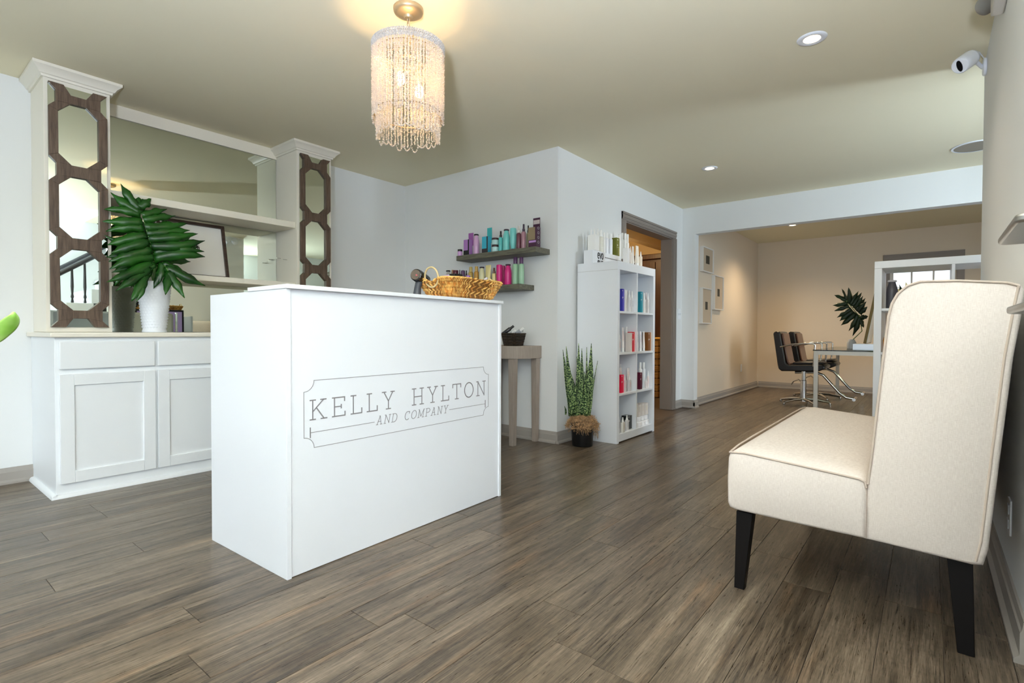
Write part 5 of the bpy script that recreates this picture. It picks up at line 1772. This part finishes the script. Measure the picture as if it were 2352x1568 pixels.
c1 = salon_chair((7.646, 1.27, 0), -pi / 2, 'black salon chair with chrome footrest nearest the wide opening')
dup(c1, (8.448, 1.25, 0), -pi / 2, 'black salon chair with chrome footrest further back against the far wall side')
gt = thing('glass_table', (8.0, .70, 0), 'glass topped styling table on square metal legs', 'table')
TX0_, TX1_, TYa, TYb, TZ_ = 7.06, 8.97, .28, 1.07, .72
for x in (TX0_, TX1_ - .042):
    for y in (TYa, TYb - .042):
        MB().box((x, y, 0), (x + .042, y + .042, TZ_ - .014)).build('leg', NICKEL, gt, bevel=.002)
MB().box((TX0_ + .0425, TYb - .042, TZ_ - .06), (TX1_ - .0425, TYb, TZ_ - .014)).box((TX0_ + .0425, TYa, TZ_ - .06), (TX1_ - .0425, TYa + .042, TZ_ - .014)).box(
    (TX0_, TYa + .0425, TZ_ - .06), (TX0_ + .042, TYb - .0425, TZ_ - .014)).box((TX1_ - .042, TYa + .0425, TZ_ - .06), (TX1_, TYb - .0425, TZ_ - .014)).build('rail', NICKEL, gt)
MB().box((TX0_ - .01, TYa - .01, TZ_ - .0135), (TX1_ + .01, TYb + .01, TZ_ - .002)).build('glass_top', TGLASS, gt, bevel=.002)
tz = TZ_ - .0015
box('white_box', (7.22, .50, tz + .0005), (7.55, .70, tz + .072), WHITE, None, label='white box at the foot of the leaning mirror on the glass table', cat='box', bevel=.003)
GOLD_ = mat('gilt_frame', (96, 78, 40), .4, metal=.6)
lm_ = thing('leaning_mirror', (7.55, .60, tz + .0795), 'gilt framed mirror leaning back on the styling table', 'mirror')
lm_.rotation_euler = (radians(9.5), 0, 0)
m = MB()
mw, mh = .30, .80
m.box((-mw, -.028, 0), (-mw + .035, 0, mh)).box((mw - .035, -.028, 0), (mw, 0, mh)).box((-mw + .035, -.028, 0), (mw - .035, 0, .035)).box((-mw + .035, -.028, mh - .035), (mw - .035, 0, mh))
m.build('frame', GOLD_, lm_, local=True, bevel=.003)
MB().box((-mw + .03, -.018, .03), (mw - .03, -.008, mh - .03)).build('glass', MIRROR, lm_, local=True)
MB().box((-mw + .01, -.0355, .01), (mw - .01, -.0285, mh - .01)).build('backing', mat('pale_backing', (196, 186, 170), .8), lm_, local=True)
MB().tube([(0, -.037, .5), (0, -.15, .02)], .006, 6).build('strut', GOLD_, lm_, local=True)

# potted leaf on the styling table
fp = thing('table_plant', (7.75, .92, tz), 'single dark lobed leaf in a slim holder on the styling table', 'plant')
MB().lathe([(.045, 0), (.05, .003), (.05, .08), (.03, .12), (.026, .12), (.04, .075), (0, .07)], (7.72, .76, tz), 20, cap=False).build('holder', WHITE, fp, smooth=50)
rf = random.Random(5)
NF = Vector((-.96, -.12, .2)).normalized()


def QF(px, py, dp=0.0):
    return P(px, py, 0, 7.70 + dp)


m = MB()
for (ax, ay, bx, by, w) in ((1944, 690, 1916, 677, 7), (1944, 690, 1933, 662, 4), (1950, 697, 1949, 660, 8), (1946, 695, 1912, 701, 8), (1950, 702, 1916, 714, 8), (1955, 708, 1922, 729, 8), (1960, 714, 1928, 737, 9), (1965, 718, 1931, 747, 9), (1970, 722, 1949, 760, 8), (1975, 728, 1958, 772, 8),
                            (1953, 700, 1972, 668, 7), (1957, 703, 1979, 671, 7), (1962, 708, 1982, 679, 7), (1966, 712, 1988, 684, 7), (1970, 716, 1990, 692, 8), (1974, 720, 1992, 704, 8), (1976, 726, 1990, 730, 8), (1978, 730, 1994, 726, 8), (1976, 732, 1984, 752, 7)):
    A, B = QF(ax, ay), QF(bx, by, rf.uniform(-.03, .03))
    lobe(m, A, B, w * 1.2 * fdepth(A) / F_PX, NF, .1, wav=.003, rng=rf)
o = m.build('leaf', leaf_mat('deep_green_leaf', (12, 34, 16), (24, 56, 26), .4), fp, smooth=70)
o.modifiers.new('thickness', 'SOLIDIFY').thickness = .0015
MB().tube([QF(1944, 690), QF(1960, 710), QF(1975, 728), QF(1980, 760), (7.72, .76, tz + .10)], .005, 6).build('stalk', STEMG, fp)

# ------------------------------------------------------------------ open white cube shelf past the wall end
ox0, oy0, oy1, oh = 4.06, -.49, .282, 1.372
op = thing('open_cube_shelf', (4.25, -.1, 0), 'open white cube shelf past the end of the wall, behind the bench', 'shelf unit')
od = .38


def ob(a, b, nm):
    MB().box(a, b).build(nm, WHITE, op, bevel=.0015)


ob((ox0, oy1 - .040, 0), (ox0 + od, oy1, oh - .0455), 'side_panel')
ob((ox0, oy0, 0), (ox0 + od, oy0 + .040, oh - .0455), 'side_panel')
ob((ox0, oy0, oh - .045), (ox0 + od, oy1, oh), 'top_panel')
ob((ox0, oy0 + .0405, .012), (ox0 + od, oy1 - .0405, .055), 'bottom_panel')
ym_ = (oy0 + oy1) / 2
ob((ox0, ym_ - .008, .0555), (ox0 + od, ym_ + .008, oh - .0455), 'divider')
for z in (.395, .795, 1.073):
    ob((ox0, ym_ + .0085, z - .016), (ox0 + od, oy1 - .0405, z), 'shelf_board')
    ob((ox0, oy0 + .0405, z - .016), (ox0 + od, ym_ - .0085, z), 'shelf_board')
pack('cap', 'hair_bottle', (4.12, .192, 1.073), .062, 1.252 - 1.073, (70, 68, 76), (196, 192, 198), 'charcoal bottle with pale cap in the open cube shelf above the bench', 'bottle')
m = MB()
t = thing('amber_bottle', (4.11, .20, .795), 'amber bottle with dark pump on the shelf under the charcoal bottle', 'bottle')
MB().lathe([(.034, 0), (.036, .003), (.036, .075), (.030, .095), (.012, .108), (.012, .118)], (4.11, .20, .7956), 18).build('bottle', mat('amber_glass', (196, 132, 40), .15), t, smooth=50)
MB().tube([(4.11, .20, .914), (4.11, .20, .975), (4.10, .19, .99)], [.008, .005, .005], 8).build('pump', BLACK, t)
t = thing('small_potted_sprig', (4.30, .14, 1.073), 'little green sprig in a pot behind the charcoal bottle', 'plant')
MB().lathe([(.028, 0), (.036, .06), (.032, .06), (.0, .05)], (4.30, .14, 1.0736), 16, cap=False).build('pot', WHITE, t, smooth=50)
m = MB()
for i in range(16):
    a = rf.uniform(0, 6.28)
    p0 = Vector((4.30, .14, 1.12))
    lobe(m, p0, p0 + Vector((cos(a) * .07, sin(a) * .07, rf.uniform(.03, .13))), .022, Vector((0, 0, 1)), .1, .001, rf)
m.build('leaves', leaf_mat('deep_green_leaf2', (16, 44, 18), (30, 70, 30), .4), t, kind='stuff')

# ------------------------------------------------------------------ upholstered bench
BX0, BX1 = 1.928, 3.36
bench = thing('upholstered_bench', ((BX0 + BX1) / 2, .2, 0), 'cream linen high backed bench on dark legs against the wall', 'bench')


def profile_loft(prof, x0, x1, n, top=None, puff=0.0, r=.010):
    """closed (y, z) profile swept along x, ends drawn in a little so the edge is soft"""
    m = MB()
    ys = [p[0] for p in prof]; zs = [p[1] for p in prof]
    cyy, czz = (min(ys) + max(ys)) / 2, (min(zs) + max(zs)) / 2
    secs = [(x0, r), (x0 + r * .35, r * .35), (x0 + r, 0)] + [(x0 + (x1 - x0) * i / n, 0) for i in range(1, n)] + [(x1 - r, 0), (x1 - r * .35, r * .35), (x1, r)]
    rings = []
    for x, ins in secs:
        u = (x - x0) / (x1 - x0)
        ring = []
        for (y, z) in prof:
            yy = y + (ins if y < cyy else -ins) * min(1, abs(y - cyy) / .05)
            zz = z + (ins if z < czz else -ins) * min(1, abs(z - czz) / .05)
            if top and (y, z) in top:
                zz += puff * (1 - (2 * u - 1) ** 8)
            ring.append((x, yy, zz))
        rings.append(ring)
    return loft(m, rings)


seat_p = [(.145, .281), (.35, .284), (.53, .289), (.549, .295), (.556, .31), (.558, .40), (.555, .470), (.550, .488), (.538, .496), (.50, .497), (.35, .484), (.25, .475), (.165, .467), (.150, .462), (.145, .450)]
top_p = [p for p in seat_p if p[1] > .466 and p[0] < .53]
profile_loft(seat_p, BX0, BX1, 14, top_p, .014).build('seat', LINEN, bench, smooth=50)
back_p = [(.1445, .281), (.1445, .45), (.135, .538), (.117, .764), (.100, .965), (.092, 1.005), (.078, 1.036), (.055, 1.058), (.025, 1.068), (-.06, 1.066), (-.16, 1.055), (-.186, 1.046), (-.194, 1.03), (-.193, .99), (-.176, .853), (-.155, .594), (-.134, .32), (-.124, .274), (-.10, .270)]
profile_loft(back_p, BX0, BX1, 10).build('backrest', LINEN, bench, smooth=50)
m = MB()
for x in (BX0 + .001, BX1 - .001):
    edge = [(.1425, .452), (.134, .54), (.1155, .764), (.098, .965), (.090, 1.003), (.076, 1.033), (.053, 1.055), (.024, 1.0655), (-.06, 1.063), (-.16, 1.052), (-.183, 1.043)]
    m.tube([(x, y, z) for y, z in edge], .0036, 8)
    rear = [(-.183, 1.043), (-.175, .99), (-.158, .853), (-.137, .594), (-.118, .34), (-.108, .284)]
    m.tube([(x + .0 if x < 2 else x, y, z) for y, z in rear], .0036, 8)
    se = [(.549, .492), (.50, .4945), (.35, .4815), (.25, .4725), (.165, .4645), (.150, .458), (.146, .44)]
    m.tube([(x, y, z) for y, z in se], .0034, 8)
m.tube([(BX0, .549, .492)] + [(BX0 + (BX1 - BX0) * i / 12, .551, .494 + .006 * (1 - (2 * i / 12 - 1) ** 8)) for i in range(1, 12)] + [(BX1, .549, .492)], .0034, 8)
m.build('piping', SEAM, bench, smooth=60)


def bleg(x, y0t, y1t, y0b, y1b, wx):
    q = [(x, y0b, 0), (x + wx * .66, y0b, 0), (x + wx * .66, y1b, 0), (x, y1b, 0), (x - .004, y0t, .2795), (x + wx, y0t, .2795), (x + wx, y1t, .2795), (x - .004, y1t, .2795)]
    MB().hexa(q).build('leg', DARKWOOD, bench, bevel=.002)


for x in (BX0 + .030, BX1 - .085):
    bleg(x, .478, .532, .505, .538, .05)
    bleg(x, -.104, -.046, -.112, -.074, .05)

# ------------------------------------------------------------------ on the near wall
def wall_cam():
    t = thing('security_camera', (3.83, YR, 2.36), 'white security camera on the wall under the ceiling', 'camera')
    MB().lathe([(.044, 0), (.047, .004), (.047, .012), (.04, .016), (0, .016)], (0, 0, 0), 28, cap=False).xf(Matrix.Translation((3.83, YR + .0006, 2.36)) @ Matrix.Rotation(-pi / 2, 4, 'X')).build('wall_plate', WHITE, t, smooth=50)
    a = Vector((3.835, YR + .016, 2.36))
    bk_ = Vector((3.72, -.156, 2.385))
    fr = Vector((3.62, -.097, 2.311))
    MB().tube([a, (a + bk_) / 2 + Vector((0, 0, -.004)), bk_], .010, 8).build('arm', WHITE, t, smooth=60)
    d = (fr - bk_).normalized()
    MB().tube([bk_, bk_ + d * .010, bk_ + d * .028, bk_ + d * .029], [.030, .039, .0415, .0415], 30).build('rear_cap', WHITE, t, smooth=50)
    MB().tube([bk_ + d * .0305, bk_ + d * .09, bk_ + d * .118, bk_ + d * .123], [.0415, .0415, .040, .036], 30).build('housing', WHITE, t, smooth=50)
    c = bk_ + d * .1234
    tocam = (CAM - c)
    s = (tocam - d * tocam.dot(d)).normalized()
    up = d.cross(s)
    up = Vector((0, 0, 1)) - d * d.z
    up.normalize()
    sd = d.cross(up)
    m = MB()
    pts = [c + sd * (.012 * cos(u)) + up * (.029 * sin(u) if abs(sin(u)) < 2 else 0) for u in [2 * pi * i / 24 for i in range(24)]]
    m.add([q for q in pts] + [q + d * .003 for q in pts], [tuple(range(24)), tuple(range(24, 48))[::-1]] + [(i, (i + 1) % 24, 24 + (i + 1) % 24, 24 + i) for i in range(24)])
    m.build('lens_window', mat('camera_black', (12, 14, 16), .15), t)
    MB().tube([bk_ + Vector((.0, .0, .035)), bk_ + Vector((.05, -.03, .036)), Vector((3.86, YR + .003, 2.405))], .003, 6).build('cable', WHITE, t, smooth=60)


wall_cam()
t = thing('emergency_light', (2.86, YR, 2.22), 'emergency light with round lamp head where wall meets ceiling', 'light')
MB().box((2.66, YR + .0006, 2.225), (2.95, YR + .042, 2.34)).build('housing', mat('warm_white_plastic', (206, 202, 194), .4), t, bevel=.006)
for x in (2.80, 3.00):
    MB().tube([(x - .04, YR + .02, 2.30), (x, YR + .03, 2.305)], .010, 8).build('bracket', STEEL, t)
    MB().tube([(x + .012, YR + .030, 2.325), (x, YR + .044, 2.310), (x - .014, YR + .060, 2.295), (x - .015, YR + .061, 2.294)], [.016, .032, .037, .033], 20).build('lamp_head', STEEL, t, smooth=50)

# slim metal rack of trays standing close by the stair foot; only tray corners reach the picture
rk = thing('metal_tray_rack', (.88, -.20, 0), 'brushed metal rack whose tray corners jut in before the bench back', 'rack')
MB().lathe([(.11, 0), (.112, .006), (.02, .012), (.014, .02), (.014, 1.045)], (.88, -.21, .0005), 20).build('post', STEEL, rk, smooth=50)
for (z, xa, xb, ya) in ((1.038, .80, 1.0, -.072), (.942, .72, 1.0, -.082), (.800, .72, 1.0, -.104)):
    pl = []
    for cx_, cy_, a0 in ((xb - .012, ya - .012, 0), (xa + .012, ya - .012, 90)):
        for i in range(5):
            q = radians(a0 + 22.5 * i)
            pl.append((cx_ + .012 * cos(q), cy_ + .012 * sin(q)))
    pl += [(xa, -.30), (xb, -.30)]
    MB().prism(pl, 2, z, z + .010).build('tray', STEEL, rk, bevel=.003)
    MB().tube([(xa + .004, ya - .012, z + .016), (xa + .004, ya - .03, z + .017), (xa + .004, -.298, z + .017)], [.008, .0115, .0115], 12).build('rolled_lip', CHROME, rk, smooth=60)
    MB().box((xb - .07, ya - .11, z - .003), (xb - .02, ya - .103, z - .0004)).build('gusset', BLACK, rk)

# ------------------------------------------------------------------ lily by the shop window, only a leaf tip reaches the picture
LP = (-.10, 1.02)
ly = thing('lily_plant', (*LP, 0), 'pale green leaf tip of a floor plant at the edge beside the cabinet', 'plant')
MB().lathe([(.11, 0), (.12, .01), (.15, .48), (.14, .48), (.12, .43), (0, .42)], (*LP, .0005), 28, cap=False).build('planter', mat('grey_planter', (150, 146, 140), .6), ly, smooth=50)
PALE = leaf_mat('pale_green_leaf', (140, 200, 70), (214, 244, 160), .35, 20)
a, b, c = Vector((*LP, .44)), P(-40, 800, 1, 1.0), P(20, 745, 1, 1.0)
MB().tube([a, (a + b) / 2 + Vector((-.02, 0, .08)), b], .005, 8).build('stalk', STEMG, ly, smooth=60)
m = MB()
spine = [P(-40, 800, 1, 1.0), P(-12, 775, 1, 1.0), P(6, 758, 1, .99), P(22, 744, 1, .985), P(36, 728, 1, .98), P(32, 716, 1, .98)]
wid = [.004, .018, .019, .021, .016, .001]
vs, fs = [], []
for i, (s, w) in enumerate(zip(spine, wid)):
    tdir = (spine[min(i + 1, 5)] - spine[max(i - 1, 0)]).normalized()
    n = tdir.cross(Vector((.2, .98, 0))).normalized()
    tw = i * .22
    sd = n * cos(tw) + Vector((-.3, -.9, .2)) * sin(tw)
    for o in (-.5, 0, .5):
        vs.append(s + sd * (o * w) + Vector((0, .004 * abs(o) * 2, 0)))
for i in range(5):
    for j in range(2):
        fs.append((i * 3 + j, i * 3 + j + 1, i * 3 + j + 4, i * 3 + j + 3))
o = m.add(vs, fs).build('leaf', PALE, ly, smooth=80)
o.modifiers.new('round', 'SUBSURF').levels = 2
o.modifiers['round'].render_levels = 2
o.modifiers.new('thickness', 'SOLIDIFY').thickness = .001
for k in range(6):
    aa = 2.2 + k * .5
    tp = Vector((LP[0] + .22 * cos(aa), LP[1] + .22 * sin(aa), .62 + .05 * (k % 3)))
    m = MB()
    lobe(m, Vector((*LP, .44)), tp, .07, Vector((0, 0, 1)), .2, .003, rf)
    m.build('leaf', PALE, ly, smooth=70).modifiers.new('thickness', 'SOLIDIFY').thickness = .001

# ------------------------------------------------------------------ staircase behind the camera, seen in the pilaster mirrors
CHARC = mat('charcoal_paint', (62, 62, 66), .4)
sc_ = thing('staircase', (.9, -.8, 0), 'white staircase with charcoal rails seen in the pilaster mirrors', 'staircase')
n = 14
run, rise = .25, .18
for i in range(n):
    x = .10 + i * run
    if i % 1 == 0:
        MB().box((x, -1.32, i * rise), (x + run + .02, -.345, (i + 1) * rise)).build('step', WHITE, sc_, bevel=.004)
for i in range(14):
    x = .10 + (i // 2) * run + run * (.27 if i % 2 == 0 else .77)
    zt_ = (i // 2 + 1) * rise
    z1_ = (x - .10) / run * rise + .545
    MB().lathe([(.012, .001), (.016, .01), (.010, .05), (.017, .075), (.011, .11), (.017, .2), (.012, z1_ - zt_)], (x, -.385, zt_), 12).build('baluster', CHARC, sc_, smooth=50)
sl = rise / run
f_ = lambda x, h: (x - .10) * sl + h
m = MB()
m.tube([(.05, -.385, f_(.05, .57)), (1.95, -.385, f_(1.95, .57))], .030, 10)
m.build('handrail', CHARC, sc_)
m = MB()
m.tube([(.05, -1.27, f_(.05, .59)), (3.0, -1.27, f_(3.0, .59))], .028, 10)
m.build('wall_rail', CHARC, sc_)
